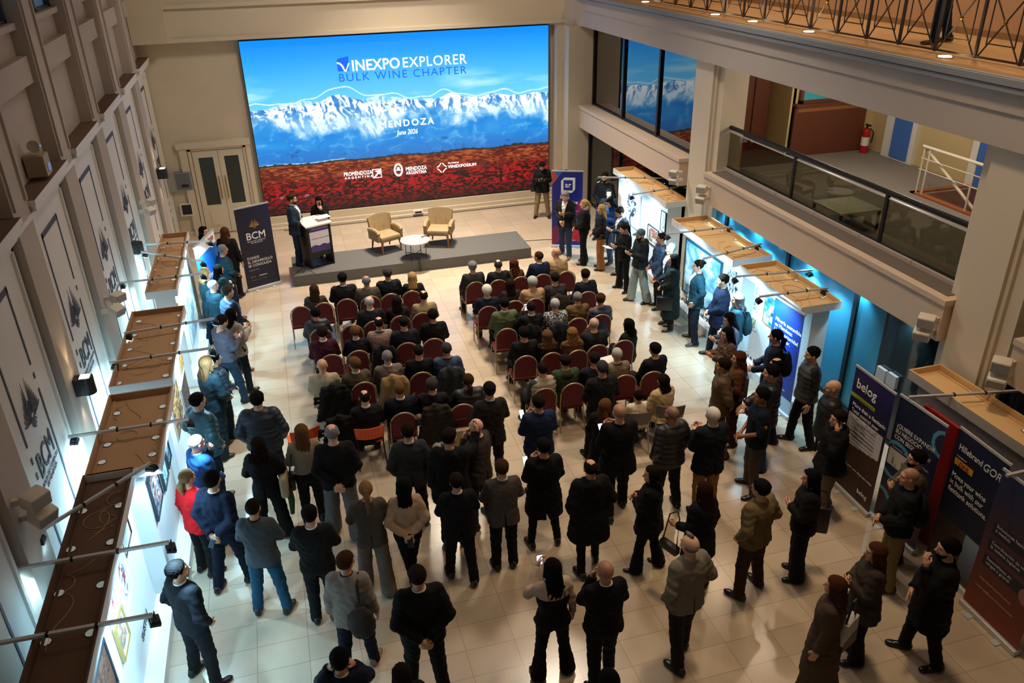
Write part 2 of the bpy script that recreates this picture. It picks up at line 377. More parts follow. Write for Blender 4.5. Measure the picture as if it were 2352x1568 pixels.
# ------------------------------------------------------------ right side: columns, parapets, upper gallery
mb = MB().box((8.5, -3, 5.13), (14.1, YB, 5.55)).box((8.47, -3, 5.55), (14.1, YB, 5.80)).box((8.43, -3, 5.80), (14.1, YB, 5.86)).box((8.40, -3, 5.86), (14.1, YB, 5.90)).box((8.46, -3, 5.84), (14.1, YB, 5.95))
mb.poly([(8.5, YB, 5.13), (8.5, 22.5, 5.13), (8.35, 22.95, 5.13), (8.0, 23.3, 5.13), (7.6, YB, 5.13)], (0, 0, .8))
struct(mb.obj('trim_13', SLAB), 'painted edge beam of the upper gallery')
struct(MB().box((8.40, -3, 5.95), (8.5, YB, 5.965)).box((8.36, -3, 5.875), (8.42, YB, 5.955)).box((8.38, -3, 5.80), (8.44, YB, 5.86)).obj('trim_14', CORNICE), 'grey cornice along the upper gallery edge')
struct(box('trim_15', (8.5, -3, 5.95), (14.1, YB, 5.97), mat('gallery_tile', 'c39a6b', .5, var=.12, vscale=3)), 'warm tiled floor of the upper gallery')
sk = MB()
y = -2.
while y < YB: sk.box((10.88, y, 5.97), (10.92, y+.39, 6.07)); y += .4
struct(sk.obj('baseboard_right', mat('skirting_tile', 'a98b66', .6)), 'tile skirting of the upper gallery')
struct(box('wall_right', (10.9, -3, 5.97), (11.1, YB, 11), mat('gallery_wall', 'dcb892', .8)), 'warm wall behind the upper gallery')
COLM = mat('column_paint', 'e0d3bd', .7, bump=.04)
for i, (a, b) in enumerate(((15.35, 16.1), (7.5, 8.15), (-.4, .35))):
    mb = MB().box((8.62, a, 0), (9.3, b, 5.13)).box((8.74, a-.25, 0), (9.3, b+.22, 5.13)).box((8.68, a-.06, 0), (9.3, b+.06, 5.13))
    struct(mb.obj('trim_%d' % (16+i), COLM), 'square cream column on the right')
PARA = mat('parapet_paint', 'd2c0ac', .75, bump=.04)
for i, (a, b, nm) in enumerate(((16.3, 22.75, 'below the reflecting windows'), (8.19, 15.14, 'in front of the glass balustrade'), (.5, 7.0, 'at the right edge'))):
    mb = MB().box((8.5, a, 2.33), (8.95, b, 2.93)).box((8.47, a-.02, 2.88), (8.95, b, 2.96))
    struct(mb.obj('trim_%d' % (19+i), PARA), 'cream parapet beam ' + nm)
struct(box('trim_22', (8.9, -3, 2.33), (14.1, YB, 2.70), CARPETM), 'carpeted mezzanine floor')
# gutter carpet and kerb of the balustrade
struct(MB().box((8.62, 8.3, 2.93), (8.93, 15.05, 2.972)).obj('trim_23', mat('grey_gutter', '6d6661', .9)), 'grey strip on top of the parapet')
k_ = MB(); y = 8.2
while y < 15.1: k_.box((8.93, y, 2.7), (9.06, min(y+1.22, 15.2), 3.03)); y += 1.235
struct(k_.obj('trim_24', mat('pale_kerb', 'b9aca4', .7)), 'pale kerb under the glass balustrade')
SMOKE = glass_mat('smoked_glass', 'b4b4a6', .42, .01)
bal = empty('glass_balustrade', (9.0, 11.7, 2.96), 0, 'smoked glass balustrade with thick black handrail on the mezzanine', 'railing')
bal_o = Vector((9.0, 11.7, 2.96))
def rel(p, o): return Vector(p)-Vector(o)
MB().tube([rel((9.0, 15.3, 3.86), bal_o), rel((9.0, 7.9, 3.86), bal_o)], .045, 12).obj('handrail', BLACK, bal, True)
for y in (15.27, 12.75, 10.25, 8.25): MB().box(rel((8.975, y-.03, 2.97), bal_o), rel((9.02, y+.03, 3.84), bal_o)).obj('post', BLACK, bal)
for a, b in ((12.8, 15.22), (10.3, 12.7), (8.3, 10.2)):
    MB().box(rel((8.99, a, 3.06), bal_o), rel((9.0, b, 3.76), bal_o)).obj('glass_panel', SMOKE, bal)
    MB().box(rel((8.98, a, 3.765), bal_o), rel((9.01, b, 3.785), bal_o)).obj('clamp_rail', ALU, bal)
    MB().box(rel((8.98, a, 3.03), bal_o), rel((9.01, b, 3.06), bal_o)).obj('bottom_rail', BLACK, bal)
# mezzanine room
TANW = mat('mezzanine_wall', 'c9b586', .8)
struct(MB().box((9.0, 17.4, 2.7), (11.35, 17.6, 5.13)).box((11.35, 16.5, 2.7), (14, 16.7, 5.13)).box((11.3, 16.5, 2.7), (11.42, 17.5, 5.13)).box((13.6, -3, 2.7), (13.8, 16.7, 5.13)).obj('wall_mezzanine', TANW), 'ochre walls of the mezzanine room')
struct(MB().box((10.45, 17.34, 2.7), (11.28, 17.4, 5.1)).box((10.5, 17.3, 2.7), (10.78, 17.36, 5.1)).box((10.85, 17.3, 2.7), (11.2, 17.36, 5.1)).obj('door_2', WOOD), 'dark red wood door on the mezzanine')
r = empty('reception_counter', (12.3, 16.45, 2.7), 0, 'red-brown wooden counter front with ledge under the teal hatch window', 'counter')
MB().box((-.85, 0, 0), (1.05, .05, 1.05)).box((-.9, -.02, 0), (-.82, .05, 1.2)).obj('front_panel', WOOD, r)
MB().box((-.95, -.14, 1.17), (1.15, .05, 1.22)).obj('shelf', WOOD, r); MB().box((-.82, -.01, 1.02), (1.05, .04, 1.16)).obj('band', mat('honey_wood', 'a0673a', .5), r)
w = struct(MB().box((11.55, 16.44, 3.98), (13.3, 16.48, 5.1)).obj('window_7', mat('teal_hatch', '3c8f96', .3, emit='2f7f88', estr=.35)), 'teal hatch window above the counter')
MB().box((11.48, 16.40, 3.92), (13.35, 16.5, 3.99)).box((11.48, 16.4, 3.92), (11.56, 16.5, 5.1)).obj('window_frame', WOOD, w)
fe = empty('fire_extinguisher', (13.25, 16.2, 2.7), 0, 'red fire extinguisher with white label in the mezzanine corner', 'fire extinguisher')
RED = mat('red_enamel', 'b01c1c', .3)
MB().cyl((0, 0, 0), .09, .5).sph((0, 0, .5), .09).obj('cylinder', RED, fe, True); MB().cyl((0, 0, .56), .025, .1).box((-.02, -.12, .64), (.02, .06, .67)).tube([(0, -.1, .6), (.1, -.12, .5), (.11, -.09, .25)], .012).obj('valve', BLACK, fe)
MB().cyl((0, 0, .18), .092, .2).obj('label_sleeve', WHITE, fe, True)
d = struct(MB().box((13.5, 14.9, 2.7), (13.6, 15.9, 5.1)).box((13.5, 12.2, 2.7), (13.6, 13.3, 5.1)).obj('door_3', WHITE), 'white framed doorways in the mezzanine')
MB().box((13.47, 15.05, 2.75), (13.52, 15.6, 5.0)).box((13.47, 12.4, 2.75), (13.52, 13.1, 5.0)).obj('door_pane', mat('blue_pane', '3b5f9a', .3, emit='35609c', estr=.15), d)
# paper notice
n_ = picture('wall_notice', .2, .3, lambda u, v: np.where(((np.abs(u-.5) < .35) & (np.floor(v*14) % 2 == 0) & (v > .15) & (v < .9))[:, None], .45, .9)*np.ones(3), 24, 40, attr_mat('printed_paper'))
n_.location = (10.05, 17.39, 4.25); tag(n_, 'white paper notice on the ochre mezzanine wall', 'notice')
# low table and hint of lounge seats
c0 = atz(1945, 470, 3.1)
t_ = empty('low_table', (c0.x, c0.y, 2.7), 0, 'square low table with pale stone top behind the glass balustrade', 'table')
MB().box((-.42, -.42, .37), (.42, .42, .40), bev=.004).obj('table_top', mat('pale_stone', 'd0d4bc', .4, var=.15, vscale=4), t_)
for a in (-.39, .39):
    for b in (-.39, .39): MB().box((a-.02, b-.02, 0), (a+.02, b+.02, .37)).obj('leg', BLACK, t_)
MB().box((-.4, -.4, .06), (.4, .4, .08)).obj('shelf', BLACK, t_)
# stair opening with white rail
so = Vector((12.15, 12.25, 2.7))
st = empty('stair_rail', so, 0, 'white tubular stair railing beside the orange wood edge', 'railing')
RAILW = mat('ivory_enamel', 'd9d2bd', .4)
MB().tube([(0, .9, .95), (0, -1.6, .95)], .03, 10).obj('handrail', RAILW, st, True); MB().tube([(.05, .85, .9), (.05, -.7, .05)], .03, 10).obj('sloping_handrail', RAILW, st, True)
for z in (.72, .5): MB().tube([(0, .9, z), (0, -1.6, z)], .012, 8).obj('rail_bar', RAILW, st, True)
for y, s_ in ((.85, 0), (.7, .0), (-.45, 0)): MB().tube([(0, y, 0), (0, y, .95)], .018, 8).obj('post', RAILW, st, True)
struct(MB().box((12.1, 10.2, 2.69), (12.25, 13.2, 2.73)).box((12.1, 13.1, 2.69), (13.55, 13.22, 2.73)).obj('trim_25', mat('orange_wood', 'a5582c', .5)), 'orange wood edge of the stair opening')
stp = MB()
for i in range(6): stp.box((12.25, 13.0-.3*i-.3, 2.7), (13.5, 13.0-.3*i, 2.704+.0*i))
struct(stp.obj('trim_26', mat('dark_tread', '5b3526', .6)), 'dark stair treads')
# windows of the first bay and glazing below (dark glass that mirrors the screen)
DARKG = mat('dark_glass', '17120e', .02, spec=.9, coat=1.0)
def glazing(n, x, y0, y1, z0, z1, muls, m, label):
    w = struct(box('window_%d' % n, (x, y0, z0), (x+.03, y1, z1), m), label)
    f = MB()
    for y in muls: f.box((x-.05, y-.045, z0), (x+.01, y+.045, z1))
    f.box((x-.04, y0, z0), (x+.01, y1, z0+.05)); f.obj('window_frame', BLACK, w)
glazing(8, 8.93, 16.3, 22.75, 2.96, 5.13, (22.7, 20.55, 18.4), DARKG, 'dark windows mirroring the big screen')
glazing(9, 8.85, 16.3, 22.75, 0, 2.33, (22.7, 20.4, 18.2), mat('dark_green_glass', '20261f', .05, spec=.8), 'dark glazing under the first parapet')
TEAL = mat('teal_frosted_glass', '2f86a3', .25, spec=.6, var=.1, vscale=1.2)
glazing(10, 8.85, 9.6, 15.1, 0, 2.33, (14.6, 12.3, 10.3), TEAL, 'teal glass wall behind the display booths')
glazing(11, 8.85, 8.2, 9.6, 0, 2.33, (), mat('smoky_glass', '1c2426', .06, spec=.7), 'dark glass doors beside the teal glass wall')
glazing(12, 8.85, .4, 7.3, 0, 2.33, (7.2,), mat('smoky_glass', '1c2426', .06, spec=.7), 'dark glazing behind the near booth')
for y in (14.6, 13.4, 11.6, 10.2, 9.0): lamp('SPOT', 'downlight_glow', (8.74, y, 2.30), 42, (.45, .8, 1), (8.84, y, 0), spot_size=R(110), spot_blend=.8, shadow_soft_size=.04)
dp = MB().box((8.78, 9.05, 1.0), (8.84, 9.25, 1.22)).box((8.78, 9.3, .98), (8.84, 9.5, 1.2)).obj('door_lock', ALU); tag(dp, 'steel lock plates on the dark glass doors', 'lock')
# upper gallery railing
gr = empty('gallery_railing', (9.03, 12, 5.97), 0, 'dark iron balustrade with crossed bars and brass bosses on the upper gallery', 'railing')
IRON = mat('dark_iron', '4a4540', .4, .6); BRASS = mat('brass', 'a5742f', .3, .9)
y0, pit = -1.15, .74
ys = [y0+pit*i for i in range(34)]
for i, y in enumerate(ys):
    MB().box((-.018, y-12-.018, .02), (.018, y-12+.018, 1.02)).obj('baluster', IRON, gr)
    if i % 1 == 0 and i < 33:
        c = y-12+pit/2; a, b = y-12+.05, y-12+pit-.05
        m_ = MB().tube([(0, a, .06), (0, b, .92)], .011, 6).tube([(0, a, .92), (0, b, .06)], .011, 6).tube([(0, a+.09, .22), (0, b-.09, .22)], .009, 6).tube([(0, a+.09, .2), (0, a+.09, .95)], .009, 6).tube([(0, b-.09, .2), (0, b-.09, .95)], .009, 6)
        if i < 33: m_.obj('crossed_bars', IRON, gr); MB().sph((0, c, .49), .03).obj('boss', BRASS, gr, True)
MB().box((-.015, -13.2, .03), (.015, 11.4, .055)).obj('bottom_rail', IRON, gr); MB().box((-.03, -13.2, 1.0), (.03, 11.4, 1.04)).obj('handrail', IRON, gr)
UP = mat('lit_floor_lamp', 'fff0d0', .4, emit='ffe9c4', estr=22)
for i, (u, v) in enumerate(((1490, 5), (1640, 35), (1740, 50), (1862, 74), (2180, 131))):
    p = atz(u, v, 5.97); p.x = 8.84
    e = empty('floor_uplight', p, 0, '%s floor uplight from the screen wall on the upper gallery edge' % ORD[i], 'light', 'uplights in the gallery floor')
    MB().cyl((0, 0, 0), .11, .012, 24).obj('trim_ring', STEEL, e, True); MB().cyl((0, 0, .012), .085, .006, 24).obj('lens', UP, e, True)
    lamp('SPOT', 'uplight_beam', p+Vector((0, 0, .04)), 30, (1, .8, .55), p+Vector((.15, 0, 3)), spot_size=R(110), spot_blend=.7, shadow_soft_size=.05)
for y in (18, 15.5, 13, 10.5, 8): lamp('AREA', 'gallery_light', (10.2, y, 9.5), 34, (1, .78, .54), (10.0, y, 0), shape='DISK', size=.3)
for y in (14.5, 12.2, 9.5): lamp('POINT', 'mezzanine_light', (11.2, y, 4.9), 55, (1, .85, .68), shadow_soft_size=.15)

# ------------------------------------------------------------ the LED screen
def screen_pic(u, v):
    X = u*16; Y = v*9; c3 = lambda *c: np.array(c)
    def mix(a, b, t): t = np.clip(t, 0, 1)[:, None]; return a*(1-t)+b*t
    sky = mix(c3(.42, .80, 1.0), c3(.0, .53, 1.0), ((np.clip(v, .6, 1)-.6)/.38)**1.25)
    sky = mix(sky, c3(.80, .95, 1), (fbm(X*.35, Y*1.6, 3)-.5)*2.2*np.clip((v-.55)*12, 0, 1)*np.clip((.82-v)*12, 0, 1))
    g = lambda c, w, h_: h_*np.exp(-np.abs((u-c)/w)**1.5)
    ridge = .622-.035*u+g(.28, .075, .075)+g(.655, .055, .05)+g(.95, .06, .03)+g(.50, .05, .03)+g(.80, .05, .025)+.028*(fbm(u*16, u*0+2, 9, 6)-.5)+g(.13, .05, .02)
    ridge2 = .632-.035*u+.05*(fbm(u*9, u*0+5, 19, 6)-.5)+g(.28, .09, .03)+g(.16, .06, .02)+g(.42, .06, .03)
    # light and shadow on drainage ribs
    wx = X+.9*(fbm(X*.7, Y*.7, 51, 4)-.5); wy = Y+.9*(fbm(X*.7+9, Y*.7, 52, 4)-.5)
    def H(x, y): return fbm(x*.95+y*.25, y*.75, 5, 6, True)
    s = (H(wx+.05, wy+.02)-H(wx-.05, wy-.02))*11
    s = s+(fbm(wx*4-wy*2.5, wy*3.2, 33, 4, True)-.66)*2.0
    shade = np.clip(.10-s, 0, 1)**.8
    rock = mix(c3(.10, .42, .74), c3(.30, .62, .86), fbm(X*3, Y*4, 77))
    snow = mix(c3(1., 1., 1.), rock, shade*1.15-.12)
    snow = mix(snow, c3(.72, .87, .96), np.clip((.60-v)/.10, 0, .8)*.8)
    base = .452+.085*np.exp(-((u-.54)/.09)**2)+.03*np.sin(u*8.5+.9)+.09*(fbm(u*8, u*0, 21, 5)-.5)-.03*u+.02*np.exp(-((u-.62)/.16)**2)
    foot = mix(c3(.06, .50, .82), c3(.20, .58, .86), (fbm(wx*1.1, wy*1.6, 31)-.3)*1.8)
    foot = mix(foot, c3(.16, .40, .70), (.40-v)/.14)
    pl = np.clip((fbm(wx*1.3-wy*.8, wy*2.6, 44, 5, True)-.70)*5, 0, 1)*(.25+.75*np.clip((v-.30)/.1, 0, 1)); foot = mix(foot, c3(.55, .78, .92), pl*.55)
    dk = np.clip((fbm(X*2.2+Y*2, Y*5, 47, 3)-.66)*9, 0, 1)*(v < .40); foot = mix(foot, c3(.08, .22, .50), dk*.7)
    t = (v-base)/.05+(fbm(wx*1.2, wy*1.2, 61)-.5)*3.4
    mt = mix(foot, snow, t)
    col = sky
    col = np.where((v < ridge2)[:, None], mix(c3(.62, .84, .97), mix(c3(.9, .97, 1), c3(.2, .6, .9), shade), .55+0*v), col)
    col = np.where((v < ridge)[:, None], mt, col)
    cont = .655-.045*u+.080*np.exp(-((u-.29)/.085)**2)+.045*np.exp(-((u-.635)/.04)**2)+.03*np.exp(-((u-.455)/.05)**2)+.025*np.exp(-((u-.83)/.05)**2)+.004*np.sin(u*47)+.004*np.sin(u*83)+.025*np.clip((u-.88)/.12, 0, 1)
    col = np.where((np.abs(v-cont) < .0032)[:, None], c3(.82, .96, 1), col)
    hz = .292+.004*np.sin(u*30); k = np.clip((hz-v)/hz, 0, 1)
    f1 = fbm(X*5, Y*16, 71, 4); f2 = fbm(X*7, Y*13, 81, 4); f3 = fbm(X*1.3, Y*5, 91, 3)
    top_ = mix(c3(.42, .10, .07), c3(.85, .42, .20), (f1-.34)*3.2+(f3-.5)); mid = mix(c3(.12, .02, .04), c3(.86, .05, .08), (f2-.33)*4.0)
    fld = mix(top_, mid, (k-.22)/.22+(f3-.5)*1.2); fld = mix(fld, mix(c3(.10, .02, .04), c3(.50, .04, .06), (f2-.33)*3.4), (k-.72)/.22)
    og = np.clip((f3-.55)*5, 0, 1)*np.clip((f2-.45)*5, 0, 1)*(k > .25)*(k < .75); fld = mix(fld, c3(.92, .45, .22), og*.8)
    sp = (vnoise(X*22, Y*26, 97) > .965)*(k > .2)*(k < .6); fld = mix(fld, c3(1, .75, .6), sp*.7)
    rows = ((u*60+(.2-v)*55) % 5 < 1.1)*(u < .30)*(k > .68); fld = mix(fld, c3(.16, .03, .05), rows*.55)
    posts = (((u*60+(.2-v)*20) % 5 < .8) & (np.abs(k-.66-(fbm(u*50, u*0, 3)-.5)*.1) < .03) & (u < .16)); fld = mix(fld, c3(.85, .7, .8), posts*.6)
    fld = fld*(.80-.12*k[:, None])
    col = np.where((v < hz)[:, None], fld, col)
    tr = .006+.02*np.clip(fbm(u*70, u*0, 99, 3)-.35, 0, 1); tb = (v > hz-.003) & (v < hz+tr); col = np.where(tb[:, None], c3(.13, .20, .18), col)
    wl = (v > hz+.004) & (v < hz+.012) & (u < .28); col = np.where((wl & ~tb)[:, None], c3(.62, .78, .92), col)
    return np.clip(col, 0, 1)
SX0, SX1, SZ0, SZ1 = -.71, 7.77, .40, 5.12
sw, sh_ = SX1-SX0, SZ1-SZ0
scr = empty('led_screen', ((SX0+SX1)/2, 23.44, SZ0), 0, 'huge lit video wall showing snowy mountains over a red vineyard', 'screen')
MB().box((-sw/2-.02, .01, -.02), (sw/2+.02, .12, sh_+.02)).obj('screen_housing', BLACKP, scr)
SCR_E = 1.2
picture('screen_picture', sw, sh_, screen_pic, 720, 405, attr_mat('led_pixels', SCR_E), scr)
def em(name, c, s=SCR_E): return mat(name, c, .5, emit=c, estr=s)
EW = em('lit_white', 'ffffff', 1.5); EB = em('lit_blue', '0a55d8', 1.0)
def spx(u, v):   # pixel of the photograph -> screen-local point
    p = aty(u, v, 23.44); return Vector((p.x-(SX0+SX1)/2, -.004, p.z-SZ0))
def stext(body, u, v, size, m, bold=0, sp=1, shear=0, u2=None, name='lettering'):
    p = spx(u, v); w = spx(u2, v-(u2-u)*.055).x-p.x
    return text(body, size, scr, T(p), m, bold, sp=sp, shear=shear, ext=.001, name=name, width=w)
stext('INEXPO', 808, 163, .40, EW, .05, sp=1.02, u2=917); stext('EXPLORER', 924, 155, .38, EW, 0, sp=1.1, u2=1070)
stext('BULK WINE CHAPTER', 778, 188, .30, EB, .0, sp=1.2, u2=1070)
stext('MENDOZA', 872, 294, .26, EW, .03, sp=1.35, u2=996); stext('June 2026', 912, 310, .20, EW, .0, shear=.25, u2=961)
stext('PROMENDOZA', 790, 405, .16, EW, .01, sp=1.05, u2=855); stext('ARGENTINA', 792, 412, .09, EW, 0, sp=1.5, u2=857)
stext('MENDOZA', 932, 392, .15, EW, .02, sp=1.05, u2=980); stext('ARGENTINA', 933, 401, .14, EW, .0, sp=1.05, u2=980)
stext('An event by', 1029, 376, .07, EW, 0, u2=1054); stext('VINEXPOSIUM', 1029, 386, .12, EW, .03, sp=1.05, u2=1094)
# logo square with a wing, coat-of-arms oval, star mark, small frame
p = spx(776, 164); MB().poly([p+Vector(q) for q in ((0, 0, 0), (.30, 0, 0), (.32, 0, .38), (.04, 0, .33), (0, 0, .28))], (0, -.002, 0)).obj('logo', EB, scr)
MB().poly([p+Vector(q) for q in ((0, -.004, .24), (.08, -.004, .22), (.15, -.004, .15), (.20, -.004, .02), (.22, -.004, .02), (.30, -.004, .2), (.33, -.004, .2), (.23, -.004, -.01), (.18, -.004, -.01), (.11, -.004, .13), (.06, -.004, .18), (0, -.004, .20))], (0, -.002, 0)).obj('logo_wing', EW, scr)
p = spx(915, 390); o = MB(); o.tube([p+Vector((.12*math.cos(t), 0, .18*math.sin(t))) for t in np.linspace(0, 2*pi, 25)[:-1]], .014, 6, True).tube([p+Vector((.09*math.cos(t), 0, .14*math.sin(t))) for t in np.linspace(0, 2*pi, 25)[:-1]], .006, 6, True)
o.box(p+Vector((-.09, -.004, -.02)), p+Vector((.09, 0, -.008))).poly([p+Vector((-.05, 0, 0)), p+Vector((.05, 0, 0)), p+Vector((.03, 0, .08)), p+Vector((-.03, 0, .08))], (0, -.003, 0)).obj('crest', EW, scr)
p = spx(866, 398); o = MB()
for a, b in (((-.13, -.13), (.13, -.115)), ((-.13, .115), (.13, .13)), ((-.13, -.13), (-.115, .13)), ((.115, -.13), (.13, .13))): o.box(p+Vector((a[0], -.003, a[1])), p+Vector((b[0], 0, b[1])))
o.poly([p+Vector(q) for q in ((-.11, 0, -.11), (.02, 0, .02), (-.06, 0, .08), (.1, 0, .1), (.09, 0, -.05), (.05, 0, 0), (-.05, 0, -.11))], (0, -.003, 0)).obj('frame_logo', EW, scr)
p = spx(1015, 385); o = MB()
for k in range(4):
    a = k*pi/2; d = Vector((math.cos(a), 0, math.sin(a))); e_ = Vector((math.cos(a+pi/2), 0, math.sin(a+pi/2)))
    o.tube([p+d*.14+e_*.02, p+d*.07+e_*.07, p+d*.02+e_*.14], .013, 5)
o.obj('star_logo', EW, scr)

# double door on the back wall
d = struct(MB().box((-2.72, 23.5, 0), (-2.52, YB, 2.55)).box((-.98, 23.5, 0), (-.86, YB, 2.55)).box((-2.78, 23.48, 2.45), (-.84, YB, 2.62)).box((-2.5, 23.53, 0), (-2.42, YB, 2.45)).box((-1.06, 23.53, 0), (-.98, YB, 2.45)).box((-2.5, 23.53, 2.38), (-.98, YB, 2.46)).obj('door_1', PLASTER), 'cream double door in the back wall')
for sd in (0, 1):
    x0 = -2.40+sd*.67; x1 = x0+.66
    lf = MB().box((x0, 23.556, .84), (x0+.14, 23.60, 2.18)).box((x1-.14, 23.556, .84), (x1, 23.60, 2.18)).box((x0, 23.555, 2.18), (x1, 23.6, 2.36)).box((x0, 23.555, .03), (x1, 23.6, .84)).box((x0+.16, 23.548, .2), (x1-.16, 23.556, .62)).box((x0+.2, 23.541, .25), (x1-.2, 23.549, .57)).obj('door_leaf', mat('door_cream', 'cdc4ae', .6), d)
    MB().box((x0+.139, 23.575, .839), (x1-.139, 23.585, 2.181)).obj('door_pane', mat('etched_dark_pane', '2e322d', .35), lf)
    xh = x1-.08 if sd == 0 else x0+.08
    MB().tube([(xh, 23.55, 1.0), (xh, 23.5, 1.05), (xh, 23.5, 1.6), (xh, 23.55, 1.65)], .014, 8).obj('door_handle', BRASS, lf, True)
mc = empty('fuse_cabinet', (-2.95, 23.6, 1.35), 0, 'open grey metal fuse cabinet on the back wall left of the double door', 'cabinet')
MB().box((-.02, -.12, 0), (.42, 0, .5)).obj('cabinet_box', mat('grey_metal', '8b8f90', .4, .5), mc); MB().box((.02, -.13, .04), (.38, -.12, .46)).obj('inner_plate', mat('dull_metal', '6b7073', .5, .4), mc); MB().box((.14, -.15, .1), (.32, -.13, .16)).obj('switches', BLACKP, mc)
MB().poly([(-.02, -.12, 0), (-.25, -.3, 0), (-.25, -.3, .5), (-.02, -.12, .5)], (.01, .01, 0)).obj('door', mat('grey_metal', '8b8f90', .4, .5), mc)
bs = empty('wall_speaker', (-2.95, 23.6, .62), 0, 'small black loudspeaker in white surround left of the door', 'speaker')
MB().box((-.03, -.12, 0), (.3, 0, .34)).obj('surround', WHITE, bs); MB().box((.02, -.14, .05), (.27, -.11, .32)).obj('grille', BLACKP, bs)
# ------------------------------------------------------------ display booths with open tray tops
def booth(x0, x1, y0, y1, face, side, label, tray_m, discs, wall_m=None, back=True, inset=.12, ledge=.2):
    """side=+1: pictures face +x (left row), -1: face -x (right row)"""
    zt = 2.06; c = Vector(((x0+x1)/2, (y0+y1)/2, 0)); b = empty('display_booth', c, 0, label, 'display booth', None)
    w = wall_m or WHITEBOARD
    back_x = (x0+inset) if side > 0 else (x1-inset); fx = face
    lo, hi = min(back_x, fx), max(back_x, fx)
    MB().box(rel((lo, y0+.12, 0), c), rel((hi, y1-.12, 1.93), c)).obj('wall_panel', w, b)
    MB().box(rel((fx if side > 0 else fx-ledge, y0+.1, 0), c), rel((fx+ledge if side > 0 else fx, y1-.1, .17), c), bev=.006).obj('plinth', w, b)
    MB().box(rel((x0+.02, y0+.02, 1.93), c), rel((x1-.02, y1-.02, 1.965), c)).obj('tray_floor', tray_m, b)
    r_ = MB()
    for lo_, hi_ in (((x0, y0, 1.92), (x0+.025, y1, zt)), ((x1-.025, y0, 1.92), (x1, y1, zt)), ((x0+.0251, y0, 1.921), (x1-.0251, y0+.025, zt-.001)), ((x0+.0251, y1-.025, 1.921), (x1-.0251, y1, zt-.001))): r_.box(rel(lo_, c), rel(hi_, c))
    o = r_.obj('tray_rim', [tray_m, w], b)
    for p in o.data.polygons:
        q = p.center+c; n = p.normal
        if (n.x > .5 and q.x > x1-.01) or (n.x < -.5 and q.x < x0+.01) or (n.y < -.5 and q.y < y0+.01) or (n.y > .5 and q.y > y1-.01): p.material_index = 1
    MB().box(rel((x0+.05, y0+.06, 1.965), c), rel((x0+.075, y1-.06, 1.985), c)).box(rel((x1-.075, y0+.06, 1.965), c), rel((x1-.05, y1-.06, 1.985), c)).obj('tray_batten', tray_m, b)
    for (x, y) in discs:
        m_ = MB().cyl(rel((x, y, 1.966), c), .047, .006, 20); m_.obj('spotlight_cap', mat('lit_cap', 'dfe6e4', .5, emit='dff3f6', estr=.12), b, True); MB().tube([rel((x+.05*math.cos(q), y+.05*math.sin(q), 1.968), c) for q in np.linspace(0, 2*pi, 17)[:-1]], .006, 5, True).obj('hole_rim', mat('dark_rim', '3a2c20', .8), b, True)
    rnd = random.Random(int(abs(x0*100+y0*10)))
    for k in range(6 if 'tangle' in label else 3):   # loose wire on the tray
        px_, py_, hd, cv = rnd.uniform(x0+.2, x1-.2), y0+.3+(y1-y0-.8)*rnd.random(), rnd.uniform(0, 6.28), 0; pts = []
        for i in range(44):
            cv = max(-9, min(9, cv+rnd.uniform(-3.2, 3.2))); hd += cv*.035; px_ += .035*math.cos(hd); py_ += .035*math.sin(hd)
            if not (x0+.1 < px_ < x1-.1): hd = pi-hd; px_ = min(max(px_, x0+.1), x1-.1)
            if not (y0+.1 < py_ < y1-.1): hd = -hd; py_ = min(max(py_, y0+.1), y1-.1)
            pts.append(rel((px_, py_, 1.971), c))
        MB().tube(pts, .0035, 5).obj('loose_wire', mat('pale_wire', 'b5966e', .6), b, True)
    return b
def disc_pos(lst, z=1.97): return [(atz(u, v, z).x, atz(u, v, z).y) for u, v in lst]
booth(-2.70, -2.17, 14.40, 17.62, -2.24, 1, 'white booth wall farthest back on the left, beside the blue roll-up banner', KRAFT, disc_pos([(373, 569), (364, 594), (355, 620), (344, 649), (422, 564), (415, 589), (408, 614), (399, 642)]))
booth(-2.82, -1.98, 11.00, 13.62, -2.2, 1, 'white booth wall on the left whose open tray holds a tangle of cables', KRAFT, disc_pos([(319, 738), (308, 770), (297, 803), (285, 840), (272, 880), (413, 724), (405, 755), (398, 788), (391, 823), (381, 862)]))
booth(-2.78, -1.95, 8.83, 10.77, -2.2, 1, 'white booth wall on the left, second from the near end', KRAFT, disc_pos([(269, 949), (258, 983), (247, 1021), (234, 1061), (374, 933), (366, 966), (358, 1004), (350, 1043)]))
booth(-2.80, -2.24, 3.6, 8.86, -2.37, 1, 'long white booth wall nearest on the left with dark brown tray', mat('brown_fibreboard', '5d4433', .85, bump=.1, bscale=200), disc_pos([(190, 1564-390), (163, 1261), (136, 1362), (105, 1474), (274, 1160), (255, 1244), (233, 1342), (208, 1453)]), inset=.02, ledge=.22)
booth(8.11, 8.70, 16.05, 19.15, 8.23, -1, 'white booth wall farthest back on the right with the tree picture', KRAFT_P, disc_pos([(1421, 410-8), (1444, 416), (1470, 402+15), (1495, 433), (1521, 433-16), (1550, 450)]))
booth(7.74, 8.58, 12.45, 15.0, 8.07, -1, 'white booth wall on the right with the large framed blue-grey picture', KRAFT_P, disc_pos([(1630, 512), (1660, 530), (1691, 550), (1724, 571), (1758, 593), (1567, 519), (1595, 539), (1624, 558)]))
booth(7.74, 8.52, 10.26, 12.22, 8.07, -1, 'white booth wall on the right behind the blue mining banner', KRAFT_P, disc_pos([(1830, 644), (1858, 662), (1890, 683), (1762, 652), (1820, 692)]))
booth(7.97, 8.50, 3.2, 8.02, 8.09, -1, 'long white booth wall nearest on the right with pale tray', KRAFT_P, [(8.38, 6.4), (8.38, 5.2)], mat('grey_board', 'b9b6b2', .6))

